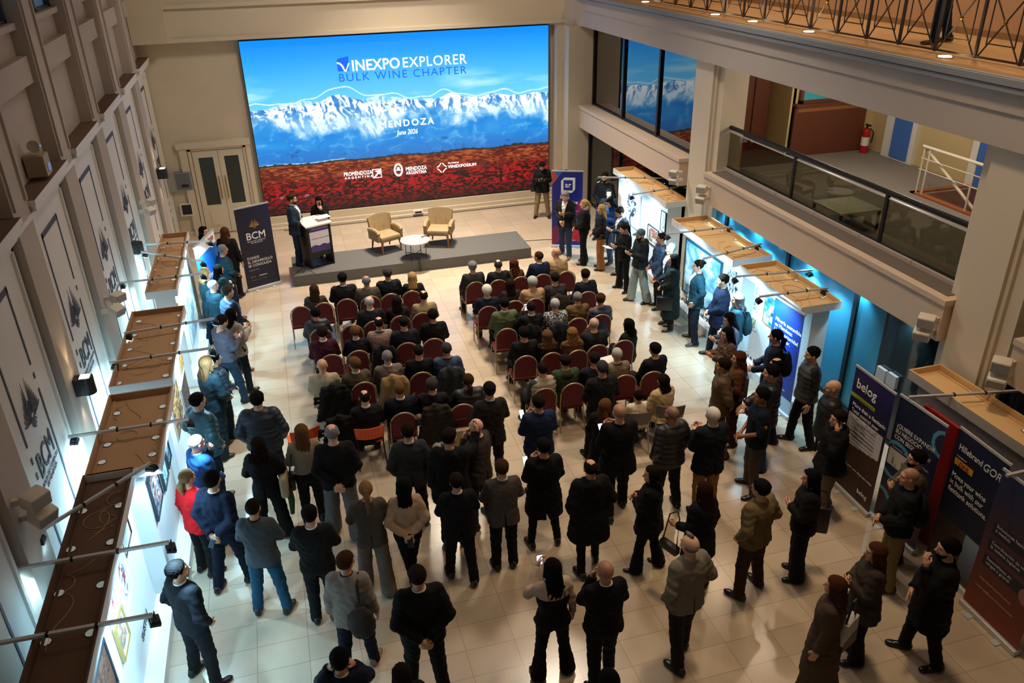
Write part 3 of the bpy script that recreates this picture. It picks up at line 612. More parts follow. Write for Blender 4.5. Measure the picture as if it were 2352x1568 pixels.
# arms with floodlights lying across the trays
def flood(p, aim, label, power, parent=None):
    d = (Vector(aim)-Vector(p)).normalized()
    e = empty('floodlight', p, 0, label, 'floodlight', 'small black floodlights on the booth arms')
    q = d.to_track_quat('-Z', 'Y').to_matrix().to_4x4()
    o = MB().box((-.06, -.05, -.015), (.06, .05, .025), bev=.006).box((-.05, -.04, .025), (.05, .04, .05)).obj('lamp_body', BLACKP, e); o.matrix_local = q
    o = MB().box((-.05, -.04, -.018), (.05, .04, -.014)).obj('lamp_lens', mat('lit_led', 'dff6ff', .4, emit='bfeaff', estr=14), e); o.matrix_local = q
    o = MB().tube([(-.068, 0, 0), (-.068, 0, .07), (.068, 0, .07), (.068, 0, 0)], .006, 5).obj('yoke', BLACKP, e); o.matrix_local = q
    lamp('SPOT', 'flood_beam', Vector(p)+d*.03, power, COOL, aim, spot_size=R(150), spot_blend=.7, shadow_soft_size=.03)
def arm(u1, v1, u2, v2, label, sideL, pa=(1, 1), z=2.10, P1=170, P2=150):
    a, b = atz(u1, v1, z), atz(u2, v2, z); c = (a+b)/2
    e = empty('light_arm', c, 0, label, 'light arm', 'aluminium arms across the booths')
    d = (b-a); L_ = d.length; q = d.to_track_quat('X', 'Z').to_matrix().to_4x4()
    o = MB().box((-L_/2, -.018, -.015), (L_/2, .018, .015)).obj('bar', ALU, e); o.matrix_local = q
    for t in (-.1, .18): 
        o = MB().box((t*L_-.012, -.022, -.02), (t*L_+.012, .022, .022)).obj('cable_tie', BLACKP, e); o.matrix_local = q
    ws = a if sideL else b; hs = b if sideL else a       # wall-side end / hall-side end
    if pa[0]:
        flood(ws+Vector((.05 if sideL else -.05, 0, -.09)), (-3.15 if sideL else 8.85, ws.y, .9), label.replace('aluminium arm from the screen wall', 'black floodlight').replace('across', 'at the wall end of arms over'), P1*1.7 if sideL else P1*.4)
    if pa[1]:
        fx = -2.1 if sideL else 7.95
        flood(hs+Vector((0, 0, -.09)), (fx, hs.y-.1, .9), label.replace('aluminium arm from the screen wall', 'black floodlight').replace('across', 'at the hall end of arms over'), P2*1.1 if sideL else P2*.95)
for i, (a, pa) in enumerate((((320, 562, 482, 553), (0, 1)), ((325, 578, 465, 600), (1, 1)), ((272, 650, 465, 628), (1, 1)), ((285, 765, 492, 731), (1, 1)), ((252, 833, 485, 799), (1, 1)), ((157, 1003, 433, 962), (1, 1)), ((75, 1230, 345, 1063), (1, 1)), ((10, 1310, 388, 1245), (1, 1)), ((-60, 1487, 350, 1412), (0, 1)))):
    arm(*a, '%s aluminium arm from the screen wall across the left booths' % ORD[i], True, pa)
for i, (a, pa) in enumerate((((1373, 407, 1532, 409), (1, 1)), ((1452, 447, 1575, 426), (1, 1)), ((1535, 537, 1683, 520), (1, 1)), ((1616, 594, 1748, 560), (1, 1)), ((1690, 635, 1866, 620), (1, 1)), ((1745, 681, 1902, 661), (1, 1)), ((2088, 912, 2345, 897), (0, 0)), ((2312, 1092, 2420, 1066), (0, 0)))):
    arm(*a, '%s aluminium arm from the screen wall across the right booths' % ORD[i], False, pa)

# pictures on the booth walls
def painting(y0, y1, z0, z1, side, fn, frame, label, X, fw=.03, nx=48, ny=64):
    w, h = y1-y0-2*fw*(frame is not None), z1-z0-2*fw*(frame is not None); z0 = z0+fw*(frame is not None)
    e = empty('framed_picture', (X+.004*side, (y0+y1)/2, z0), pi/2 if side > 0 else -pi/2, label, 'picture')
    if frame:
        f = MB()
        for a, b in (((-w/2-fw, -fw), (w/2+fw, 0)), ((-w/2-fw, h), (w/2+fw, h+fw)), ((-w/2-fw, 0), (-w/2, h)), ((w/2, 0), (w/2+fw, h))): f.box((a[0], -.035, a[1]), (b[0], .0, b[1]))
        f.obj('frame', frame, e)
    c = picture('canvas', w, h, fn, nx, ny, attr_mat('painted_canvas'), e); c.location = (0, -.022, 0)
    MB().box((-w/2, -.020, 0), (w/2, 0, h)).obj('backing', WHITE, e)
def abstract(cols, sc=4, seed=0, vign=None):
    cols = [np.array(c) for c in cols]
    def f(u, v):
        n = np.clip((fbm(u*sc+.7*fbm(u*3, v*3, seed+7), v*sc*1.2, seed, 5)-.25)*2, 0, .999)*(len(cols)-1)
        i = n.astype(int); t = (n-i)[:, None]; C = np.array(cols)
        return C[i]*(1-t)+C[i+1]*t
    return f
def matted(f, m=.12):
    def g(u, v):
        inn = (u > m) & (u < 1-m) & (v > m) & (v < 1-m); return np.where(inn[:, None], f(u, v), np.array([.93, .93, .9]))
    return g
def flowers(u, v):
    bg = np.array([.86, .88, .88])*(.9+.2*fbm(u*3, v*3, 3)[:, None]); r_ = np.hypot((u-.5)*1.1, (v-.55)*.8)
    blob = (fbm(u*9, v*12, 8) > .5) & (r_ < .33); c = np.where((fbm(u*7, v*7, 12) > .52)[:, None], np.array([.62, .16, .22]), np.array([.45, .5, .62])); return np.where(blob[:, None], c, bg)
def tree(u, v):
    n = fbm(u*10, v*12, 4, 5, True); r_ = np.hypot((u-.5)*1.3, (v-.62)); inn = (r_ < .36) & (n > .60) | ((np.abs(u-.5+.08*np.sin(v*9)) < .035) & (v < .5)); return np.where(inn[:, None], np.array([.12, .25, .33]), np.array([.95, .97, .98]))
def script_lines(u, v):
    n = fbm(u*26, v*7, 14, 4); return np.where(((n > .5) & (u > .04) & (u < .96) & (np.floor(v*5+fbm(u*4, v*0, 2)) >= 0))[:, None], np.array([.06, .12, .18]), np.array([.8, .93, .97]))
FR_W = mat('cream_frame', 'e6e0cc', .5); FR_G = mat('gilt_frame', 'b59a5e', .45, .3); FR_D = mat('dark_frame', '23303a', .4); FR_T = mat('petrol_frame', '1f5366', .4)
XB, XD, XR, XE = -2.2, -2.37, 8.07, 8.23
painting(15.2, 17.0, .5, 1.75, 1, abstract([(.75, .85, .9), (.5, .6, .68), (.85, .88, .85), (.8, .75, .4)], 5, 2), None, 'wide pale blue-grey canvas on the farthest left booth', -2.24)
painting(14.5, 14.95, .5, 1.75, 1, abstract([(.7, .85, .95), (.85, .95, 1), (.85, .8, .5)], 4, 5), None, 'narrow light canvas with yellow strokes at the near end of the farthest left booth', -2.24)
painting(13.05, 13.45, 1.05, 1.42, 1, abstract([(.75, .5, .2), (.85, .65, .35), (.5, .3, .15)], 5, 11), None, 'small amber wood relief on the left booth', XB)
painting(12.62, 13.35, .40, .98, 1, abstract([(.28, .18, .16), (.45, .32, .28), (.15, .1, .1), (.5, .4, .38)], 9, 15), None, 'dark brown carved relief low on the left booth', XB)
painting(11.5, 12.4, .71, 1.38, 1, abstract([(.8, .55, .28), (.25, .15, .08), (.85, .62, .35), (.2, .12, .07)], 6, 19), None, 'striped wood relief in ochre and black on the left booth', XB)
painting(10.3, 10.65, 1.0, 1.5, 1, abstract([(.1, .3, .55), (.7, .85, .9), (.05, .15, .3)], 4, 23), FR_D, 'small blue picture under the tray edge on the second near left booth', XB)
painting(9.78, 10.2, 1.0, 1.52, 1, abstract([(.2, .5, .75), (.8, .9, .95), (.1, .25, .3)], 5, 26), FR_D, 'blue and white picture behind the blue-suited man', XB)
painting(9.0, 9.6, 1.1, 1.72, 1, abstract([(.2, .22, .3), (.7, .7, .72), (.45, .2, .2), (.85, .85, .85), (.1, .12, .2)], 4, 29), FR_D, 'dark figurative canvas next to the woman in red', XB)
painting(7.92, 8.4, 1.47, 1.88, 1, matted(abstract([(.7, .8, .85), (.85, .9, .9)], 4, 31)), FR_D, 'pale picture in thin dark frame high on the near left booth', XD, .015)
painting(7.36, 7.91, 1.10, 1.72, 1, matted(flowers, .06), FR_W, 'large framed flower vase painting on the near left booth', XD, .045)
painting(6.90, 7.26, 1.42, 1.74, 1, matted(flowers, .1), FR_W, 'small framed pink flower painting on the near left booth', XD, .03)
painting(6.90, 7.31, .95, 1.39, 1, matted(abstract([(.8, .85, .85), (.7, .5, .4), (.3, .5, .5)], 5, 35)), FR_G, 'gilt framed painting lowest in the cluster on the near left booth', XD, .035)
painting(5.9, 6.57, 1.04, 1.66, 1, abstract([(.22, .13, .1), (.4, .25, .18), (.12, .08, .07)], 8, 39), FR_D, 'dark wood relief at the bottom left corner', XD)
painting(17.6, 18.6, .85, 1.74, -1, tree, None, 'pale picture of a blue-grey bare tree on the farthest right booth', XE, nx=80, ny=80)
painting(16.52, 17.1, .78, 1.22, -1, matted(abstract([(.35, .6, .45), (.7, .3, .25), (.8, .85, .8)], 5, 41), .08), FR_D, 'framed green and red painting on the farthest right booth', XE, .015)
painting(16.19, 16.44, 1.28, 1.76, -1, matted(abstract([(.9, .92, .9), (.3, .35, .35)], 5, 43), .15), FR_D, 'framed ink figure near the end of the farthest right booth', XE, .012)
painting(13.3, 14.86, .42, 1.66, -1, abstract([(.55, .8, .9), (.9, .98, 1), (.35, .6, .72), (.8, .93, .98)], 3, 47), FR_T, 'large pale blue swirling canvas in petrol frame on the right booth', XR, .045)
painting(12.64, 13.12, 1.2, 1.66, -1, script_lines, None, 'white panel with dark brush writing on the right booth', XR)
painting(11.96, 12.09, 1.48, 1.68, -1, matted(abstract([(.9, .8, .6), (.3, .6, .75), (.9, .9, .85)], 6, 51)), None, 'small pale print, top one in the column of three on the right booth', XR)
painting(11.96, 12.09, 1.17, 1.38, -1, matted(abstract([(.9, .6, .2), (.2, .4, .8), (.95, .95, .9)], 6, 53)), None, 'small colourful print, middle one in the column of three on the right booth', XR)
painting(11.9, 12.09, .80, 1.06, -1, matted(abstract([(.9, .8, .5), (.3, .4, .3), (.9, .9, .9)], 6, 59)), None, 'small yellowish print, lowest one in the column of three on the right booth', XR)
painting(11.22, 11.72, 1.1, 1.67, -1, abstract([(.05, .25, .45), (.1, .5, .5), (.9, .95, .95), (.05, .2, .4)], 3, 57), FR_G, 'blue and teal painting of a pale bird-like shape by the mining banner', XR, .015)
LET = mat('black_letters', '20242a', .6)
def wall_text(body, u, v, size, X, side, label):
    p = atx(u, v, X); e = empty('wall_lettering', p, pi/2 if side > 0 else -pi/2, label, 'lettering'); text(body, size, e, Matrix(), LET, .01)
wall_text('RODRIGUEZ', 1556, 690, .25, 8.06, -1, 'black name lettering low on the right booth beside the long coat')
wall_text('HARO', 1708, 822, .22, 8.06, -1, 'black name lettering low on the right booth beside the phone user')
wall_text('SUSTIN', 330, 1475, .14, -2.362, 1, 'black name lettering low on the near left booth')
wall_text('QUIN', 392, 1285, .14, -2.362, 1, 'black name lettering by the woman in red')

# ------------------------------------------------------------ roll-up banners
def banner(p0, p1, h, fn, label, texts=(), extra=None, nx=60, ny=140, ground=None):
    """p0,p1: left and right foot seen from the front"""
    p0, p1 = Vector((p0[0], p0[1], 0)), Vector((p1[0], p1[1], 0)); d = p1-p0; w = d.length; a = math.atan2(d.y, d.x); c = (p0+p1)/2
    e = empty('rollup_banner', c, a, label, 'banner')
    MB().box((-w/2-.01, -.05, 0), (w/2+.01, .06, .075), bev=.01).obj('base_cassette', ALU, e)
    for x in (-w*.25, w*.25): MB().box((x-.04, -.14, 0), (x+.04, .16, .012)).obj('foot', ALU, e)
    MB().box((-w/2-.005, -.012, h-.02), (w/2+.005, .012, h+.012)).obj('top_rail', ALU, e)
    MB().tube([(0, .03, .05), (0, .02, h)], .01, 6).obj('support_pole', STEEL, e)
    q = picture('print', w-.01, h-.08, fn, nx, ny, attr_mat('printed_vinyl', 0, .5), e); q.location = (0, -.006, .07)
    MB().box((-w/2+.006, -.004, .07), (w/2-.006, .0, h-.02)).obj('banner_back', mat('grey_back', '8a8d90', .7), e)
    for (body, x, z, s, col, bold, kw) in texts:
        kw = dict(kw); fx = w/.85
        if 'width' in kw: kw['width'] *= fx
        text(body, s*fx**.5, e, T((x*fx, -.011, z)), mat('print_ink', col, .6), bold, ext=.0008, **kw)
    if extra: extra(e, w, h)
    return e
def top(u, v, z=2.06): p = atz(u, v, z); return (p.x, p.y)
WT = 'f2f2f2'
def bcm_fn(u, v):
    b = np.array([.07, .09, .20])*(1+.0*u)[:, None]; g = np.clip((v-.55)*1.2, 0, 1)[:, None]*np.clip(u-.2, 0, 1)[:, None]; return b+g*np.array([.02, .10, .32])
def bcm_x(e, w, h): emblem(e, T((0, -.009, 1.62)), .24, mat('gold_ink', 'b08a4a', .5))
banner(atz(570, 671)[:2], atz(645, 650)[:2], 2.05, bcm_fn, 'dark navy roll-up banner with golden wing emblem left of the stage', (
    ('BCM', 0, 1.26, .24, WT, .02, dict(align='CENTER')), ('BOLSA DE COMERCIO\nDE MENDOZA', 0, 1.2, .045, WT, 0, dict(align='CENTER')),
    ('DONDE\nEL DESARROLLO\nSE CONSOLIDA', -.31, .78, .092, WT, .008, dict(width=.62)), ('[ DESDE 1942 ]', -.31, .5, .04, 'b0b0b8', 0, {}), ('oficialbcm', -.08, .33, .05, WT, 0.01, {}), ('@ f in', -.3, .33, .05, 'b08a4a', 0, {}), ('bolsa de comercio de mendoza', -.28, .25, .03, '8a8a98', 0, {})), bcm_x)
def ar_fn(u, v):
    c = np.where((u*.75+(v-.25) > .9-.0)[:, None] | (v > .0)[:, None], np.array([.08, .14, .50]), np.array([.08, .14, .5]))
    c = c*np.ones((len(u), 3)); red = (v < .66-.45*(1-u)) & (v > .05); c = np.where(red[:, None], np.array([.80, .12, .20])*(.7+.5*fbm(u*6, v*16, 3)[:, None]), c)
    mid = (v < .66-.45*(1-u)) & (v > .45-.5*(1-u)); c = np.where(mid[:, None], np.array([.48, .08, .28]), c)
    tl = (v > .82+u*.5); c = np.where(tl[:, None], np.array([.72, .28, .28]), c); t2 = (v > .82+u*.5) & (v > 1.08-u*.9); return np.where(t2[:, None], np.array([.2, .4, .7]), c)
def ar_x(e, w, h):
    f = MB(); x0, x1, z0, z1 = -.16, .2, 1.50, 1.90
    f.poly([(x0, -.01, z0), (x1-.08, -.01, z0), (x1, -.01, z0+.09), (x1, -.01, z1), (x0+.08, -.01, z1), (x0, -.01, z1-.09)], (0, -.001, 0)).obj('logo_ring', mat('print_ink', WT, .6), e)
    MB().box((x0+.06, -.013, z0+.065), (x1-.06, -.0115, z1-.065)).obj('logo_centre', mat('print_ink', '1c2f88', .6), e)
    text('ar', .19, e, T((.02, -.015, 1.645)), mat('print_ink', WT, .6), .02, 'CENTER', ext=.0008)
banner(atz(1267, 567)[:2], atz(1336, 569)[:2], 2.07, ar_fn, 'blue and red roll-up banner with square logo behind the older photographer', (
    ('from\nargentina', -.2, 1.34, .13, WT, .012, {}), ('conocé más!', .08, 1.0, .045, WT, .01, {}), ('argentina.ar', 0, .2, .05, WT, .01, {})), ar_x)
def blue_fn(u, v):
    c = np.array([.03, .22, .66])*(.75+.7*fbm(u*2.2, v*3.0, 6)[:, None]); s = np.clip(fbm(u*2+v, v*2.5, 9)-.5, 0, 1)[:, None]; c = c+s*np.array([.2, .5, .7]); d = np.clip((u-.55)*1.2, 0, .6)[:, None]; c = c*(1-d*.6)
    return np.where(((v < .14) & (u < 2))[:, None], np.array([.66, .8, .9]), c)
banner(top(1782, 679, 2.0), top(1850, 723.5, 2.0), 2.0, blue_fn, 'bright blue roll-up banner with white text beside the booth end', (
    ('Minería sostenible\nen Mendoza:\nUna oportunidad\npara crecer.', -.33, 1.60, .1, WT, .018, {}), ('www', .1, .45, .05, WT, .01, {}), ('__', -.33, 1.2, .1, WT, .018, {})))
def belog_fn(u, v):
    c = np.where((v > .50)[:, None], np.array([.13, .10, .32])*(.6+.5*np.clip((v-.5)*2, 0, 1))[:, None], np.array([.22, .13, .10])*(.7+.9*fbm(u*14, v*1.5, 5)[:, None]))
    box_ = (u > .04) & (u < .94) & (v > .38+.06*(u)) & (v < .64); c = np.where(box_[:, None], np.array([.82, .82, .84]), c)
    ln = box_ & (u > .16) & (u < .8) & ((v*34) % 1 < .3); c = np.where(ln[:, None], np.array([.45, .45, .5]), c)
    yl = (v > .765) & (v < .795) & (u < .62) ; return np.where(yl[:, None], np.array([.72, .76, .15]), c)
p0, p1 = top(1968, 838), top(2059, 905)
banner(p0, p1, 2.06, belog_fn, 'dark violet roll-up banner with large white word and grey text box on the right', (
    ('belog', -.34, 1.76, .20, WT, .02, {}), ('FLEXITANK SERVICE', -.3, 1.60, .042, '5a6010', .01, {}), ('More than a flexitank:', -.34, 1.46, .085, WT, .02, dict(width=.72)), ('Total control over\nyour liquid cargo.', -.34, 1.365, .085, WT, .008, dict(width=.6)),
    ('Ask your next shipment today', -.3, .5, .05, WT, .005, dict(width=.66)), ('belog', .1, .22, .1, WT, .02, {}), ('Oxygen Barrier\n\nHigher Capability\n\nQuality Control\n\nRegional Stock', -.22, 1.22, .036, '30303a', .012, {})))
def seg_fn(u, v):
    c = np.array([.05, .10, .24])*np.ones((len(u), 3)); c = np.where((v < .35)[:, None], np.array([.20, .16, .20]), c)
    for (cx_, cz_, r_) in ((1.02, .86, .2), (.2, .52, .3), (.0, .13, .28)):
        d = np.hypot((u-cx_)*.85, (v-cz_)*2.0); c = np.where(((d < r_) & (d > r_-.055))[:, None], np.array([.30, .62, .75]), c)
    w_ = (v > .47) & (v < .60) & (u < .75) & (u > .02); return np.where(w_[:, None], np.array([.78, .77, .74]), c)
q0, q1 = top(2069.4, 905), top(2178, 979)
banner(q0, q1, 2.06, seg_fn, 'navy roll-up banner with light blue rings and a question in capitals', (
    ('¿QUIERE EXPANDIR\nSU NEGOCIO\nCON SEGURIDAD?', -.36, 1.60, .088, WT, .008, dict(width=.7)), ('Conozca nuestras soluciones:', -.36, 1.28, .05, 'a8c8d8', .004, dict(width=.68)), ('1.', -.34, 1.03, .16, '2f8a68', .02, {}), ('SEGURO\nDE CARGA', -.14, 1.10, .075, '38405a', .006, {}), ('CARGA', -.1, .3, .1, WT, .01, {})))
def hil_fn(u, v):
    c = np.array([.05, .09, .20])*np.ones((len(u), 3)); b = v < .36; c = np.where(b[:, None], np.array([.30, .20, .12])*(.3+1.1*fbm(u*5, v*9, 17))[:, None], c); w_ = b & (u > .62) & (v > .05); return np.where(w_[:, None], np.array([.45, .52, .6])*(.4+.8*np.clip(v*3, 0, 1))[:, None], c)
h0, h1 = top(2207.6, 980), top(2324, 1068)
def hil_x(e, w, h): MB().box((-.36, -.012, 1.56), (-.05, -.0105, 1.65)).obj('yellow_plate', mat('print_ink', 'e0a020', .6), e); text('DHL', .09, e, T((-.2, -.014, 1.572)), mat('print_ink', 'b02018', .6), .02, 'CENTER', ext=.0008, shear=.3)
banner(h0, h1, 2.06, hil_fn, 'navy roll-up banner with yellow plate and wine slogan behind the bald man', (
    ('Hillebrand', -.36, 1.78, .12, WT, .012, dict(width=.40)), ('GORI', .06, 1.76, .15, 'd0d4dc', .035, dict(width=.33, shear=.2)), ('A company of', -.36, 1.68, .03, WT, 0, {}), ('Move your wine\nin bulk with our\nflexitank solutions.', -.36, 1.38, .105, WT, .012, dict(width=.68))), hil_x)
def log_fn(u, v):
    t = np.clip(v*1.15, 0, 1)[:, None]; c = np.array([.52, .20, .07])*(1-t)+np.array([.16, .17, .30])*t
    for z in (.62, .5, .38):
        r_ = (np.abs(v-z) < .042) & (u > .1) & (u < .95); c = np.where(r_[:, None], np.array([.10, .11, .18]), c)
    d = np.hypot((u-.9)*.85, (v-.36)*2); return np.where((d < .12)[:, None], np.array([.62, .45, .42]), c)
g0, g1 = atz(2209, 1383)[:2], atz(2333, 1505)[:2]
banner(g0, g1, 2.06, log_fn, 'brown to orange roll-up banner with dark rounded text bars at the right edge', (
    ('Soluciones hechas\na medida', -.28, 1.33, .06, 'c8c8cc', .006, {}), ('Coordinación de toda\nla cadena logística', -.28, 1.09, .06, 'c8c8cc', .006, {}), ('Especialistas en\ncargas a granel', -.28, .85, .06, 'c8c8cc', .006, {}), ('https://liquid-solutions.com.ar', -.3, .55, .04, 'c8a890', 0, {}), ('comercial@liquid-solutions.com.ar', -.32, .42, .04, 'c8a890', 0, {})))
def roy_fn(u, v):
    c = np.array([.10, .45, .85])*(.8+.4*fbm(u*3, v*4, 3)[:, None]); return np.where((v > .86)[:, None], np.array([.93, .95, .97]), c)
banner(top(443, 570, 1.98), top(489, 526, 1.98), 1.98, roy_fn, 'light blue roll-up banner with white header by the farthest left booth', (
    ('HÖYER', 0.05, 1.80, .11, 'a03028', .02, {}), ('we move', -.25, 1.1, .16, WT, .008, {}), ('you', -.2, .85, .16, WT, .008, {})))
rp = atz(2130, 1010, 1.2); box_r = MB().box((-.03, -.31, 0), (.03, .31, 1.93), bev=.02).obj('red_panel', mat('red_board', '8e1810', .5)); box_r.location = (7.73, 7.06, 0)
tag(box_r, 'plain red standing board behind the navy banners', 'board')

# ------------------------------------------------------------ wall fittings
def speaker_pair(u1, v1, u2, v2, X, side, where, s=1.0):
    s *= .8
    for n, (u, v) in enumerate(((u1, v1), (u2, v2))):
        p = atx(u, v, X+.20*side); e = empty('wall_loudspeaker', p, 0, 'white box speaker, %s of pair %s' % (('upper', 'lower')[n], where), 'loudspeaker', 'white paired loudspeakers')
        M = Matrix.Rotation(R(-38 if side > 0 else 38), 4, 'Z') @ Matrix.Rotation(R((24 if n else 8)*side), 4, 'Y')
        o = MB().box((-.11*s, -.14*s, -.10*s), (.12*s, .14*s, .10*s), bev=.02).obj('speaker_body', mat('ivory_plastic', 'd8d2c6', .5), e, True); o.matrix_local = M
        o = MB().box((.12*s, -.125*s, -.085*s) if side > 0 else (-.125*s, -.125*s, -.085*s), (.126*s, .125*s, .085*s) if side > 0 else (-.11*s, .125*s, .085*s)).obj('grille', mat('grey_grille', 'a9a8a6', .7), e); o.matrix_local = M
        MB().box((-.22*side, -.03, -.03), (-.08*side, .03, .03)).obj('bracket', mat('ivory_plastic', 'd8d2c6', .5), e)
speaker_pair(270, 682, 268, 712, -3.03, 1, 'on the left wall beside the far booths', .9)
speaker_pair(346, 463, 345, 484, -3.03, 1, 'high on the left wall near the door', .8)
speaker_pair(80, 1145, 97, 1180, -3.03, 1, 'on the left wall by the near booth')
speaker_pair(1547, 398, 1547, 415, 8.5, -1, 'at the end of the parapet under the reflecting windows', .8)
speaker_pair(1612, 434, 1610, 457, 8.5, -1, 'left end of the long parapet', .9)
speaker_pair(2128, 737, 2118, 765, 8.5, -1, 'right end of the long parapet', 1.0)
speaker_pair(2300, 838, 2290, 872, 8.5, -1, 'by the right edge of the hall', 1.0)
def sconce(u, v, label):
    p = atx(u, v, -2.93); e = empty('wall_sconce', p, 0, label, 'wall lamp')
    MB().box((-.1, -.09, -.12), (.05, .09, .12), bev=.012).cyl((.05, 0, -.12), .09, .24, 20).obj('housing', mat('charcoal_metal', '23262a', .5), e, True)
    MB().box((-.02, -.06, .121), (.1, .06, .125)).obj('lens', em('warm_lens', 'ffe0b0', 10), e)
    lamp('SPOT', 'sconce_up', p+Vector((.0, 0, .15)), 14, (1, .72, .4), p+Vector((-.12, 0, 2)), spot_size=R(50), spot_blend=.6, shadow_soft_size=.03)
    lamp('SPOT', 'sconce_down', p+Vector((.0, 0, -.15)), 14, (1, .72, .4), p+Vector((-.12, 0, -2)), spot_size=R(50), spot_blend=.6, shadow_soft_size=.03)
sconce(192, 884, 'charcoal up-and-down wall lamp on the left wall above the tray'); sconce(371, 398, 'charcoal up-and-down wall lamp high on the left wall near the door')
p = atx(85, 372, -3.08); e = empty('emergency_light', p, 0, 'beige emergency light box with round lamp on the upper left ledge', 'emergency light')
MB().box((-.12, -.14, -.17), (.12, .14, .10), bev=.01).obj('battery_box', mat('beige_box', 'a8977c', .6), e); MB().cyl((0, 0, 0), .075, .08, 20, M=T((.03, -.02, .2)) @ Matrix.Rotation(R(75), 4, 'X')).obj('lamp_head', mat('chrome_lens', 'b8b4a8', .15, .6), e, True)
MB().box((.121, -.05, -.12), (.126, .1, -.02)).obj('panel', STEEL, e)
p = atz(313, 570, 2.14); e = empty('black_loudspeaker', p, R(-30), 'black box loudspeaker on the tray arm near the left wall', 'loudspeaker')
MB().box((-.1, -.1, -.1), (.1, .1, .13), bev=.015).obj('speaker_body', BLACKP, e); MB().cyl((0, 0, 0), .06, .01, 20, M=T((0, -.1, 0)) @ Matrix.Rotation(R(90), 4, 'X')).obj('cone', mat('dark_cone', '30343a', .6), e)
pbx = MB().box((7.98, 23.2, .9), (8.3, 23.5, .98)).box((8.0, 23.22, 0), (8.05, 23.27, .9)).box((8.24, 23.22, 0), (8.28, 23.27, .9)).obj('projector_shelf', WHITE); tag(pbx, 'small white shelf stand right of the screen', 'shelf')
pj = MB().box((7.99, 23.22, .98), (8.29, 23.48, 1.0)).poly([(7.99, 23.48, 1.0), (8.29, 23.48, 1.0), (8.29, 23.55, 1.2), (7.99, 23.55, 1.2)], (0, .01, 0)).obj('laptop', ALU); tag(pj, 'open silver laptop on the white shelf right of the screen', 'laptop')

# ------------------------------------------------------------ stage, lectern, armchairs, table
stg = MB().box((-.19, 18.86, 0), (5.79, 20.22, .27), bev=.006).obj('stage', CARPETB); tag(stg, 'long low stage covered in dark grey carpet', 'stage')
SM = MB().box((2.84, 18.855, .0), (2.85, 20.2, .272)).obj('seam', BLACKP, stg)
lec = empty('lectern', (.55, 19.32, .27), R(21), 'black lectern with cream top and purple and white event sign', 'lectern')
MB().box((-.31, -.02, 0), (-.27, .42, 1.06)).obj('side_panel', BLACKP, lec); MB().box((.27, -.02, 0), (.31, .42, 1.06)).obj('side_panel', BLACKP, lec)
MB().box((-.27, .0, .28), (.27, .03, 1.05)).obj('front_panel', BLACKP, lec); MB().box((-.27, 0, .02), (.27, .4, .05)).obj('bottom_shelf', BLACKP, lec)
MB().poly([(-.34, -.06, 1.05), (.34, -.06, 1.05), (.34, .46, 1.13), (-.34, .46, 1.13)], (0, 0, .035)).obj('top_board', mat('cream_laminate', 'e4dcc8', .4), lec)
sg = picture('event_sign', .50, .66, lambda u, v: np.where((v > .78)[:, None], np.array([.25, .20, .48]), np.where((v < .22+.05*np.abs(np.sin(u*7)))[:, None], np.array([.25, .20, .48]), np.array([.86, .86, .92]))), 50, 60, attr_mat('printed_vinyl', 0, .5), lec); sg.location = (0, -.004, .40)
text('VINEXPO EXPLORER  MENDOZA', .03, lec, T((-.2, -.008, .97)), mat('print_ink', WT, .6), .01, ext=.0005); text('PROMENDOZA   MENDOZA   VINEXPOSIUM', .024, lec, T((-.2, -.008, .73)), mat('print_ink', '303040', .6), .01, ext=.0005)
pp = MB().box((-.12, -.09, 0), (.12, .1, .004)).box((-.02, -.1, .004), (.2, .08, .008)).obj('speech_sheets', mat('paper', 'f4f4f4', .6)); pp.location = (.66, 19.52, 1.455); pp.rotation_euler = (R(8), 0, R(25)); tag(pp, 'white sheets of paper on the lectern top', 'paper')
mc = atz(700, 618, .27)
ms = empty('microphone_stand', (.09, 19.02, .27), 0, 'black tripod microphone stand left of the lectern', 'microphone stand')
MB().tube([(0, 0, .1), (0, 0, 1.25), (.03, .05, 1.38)], .011, 8).obj('pole', BLACK, ms, True)
for a in (200, 320, 80): MB().tube([(0, 0, .16), (.3*math.cos(R(a)), .3*math.sin(R(a)), .01)], .009, 6).obj('leg', BLACK, ms)
MB().tube([(.03, .05, 1.38), (-.02, .1, 1.5)], .012, 8).sph((-.03, .11, 1.53), .026).obj('microphone', BLACK, ms, True); MB().tube([(-.02, .1, 1.5), (.12, .03, 1.44), (.1, 0, 1.3), (.02, -.01, 1.1), (.01, 0, .3)], .004, 5).obj('cable', BLACKP, ms)
FAB = mat('beige_leather', '9d8865', .6, bump=.3, bscale=25, var=.18, vscale=6); LEGW = mat('honey_leg', '9c6a34', .4)
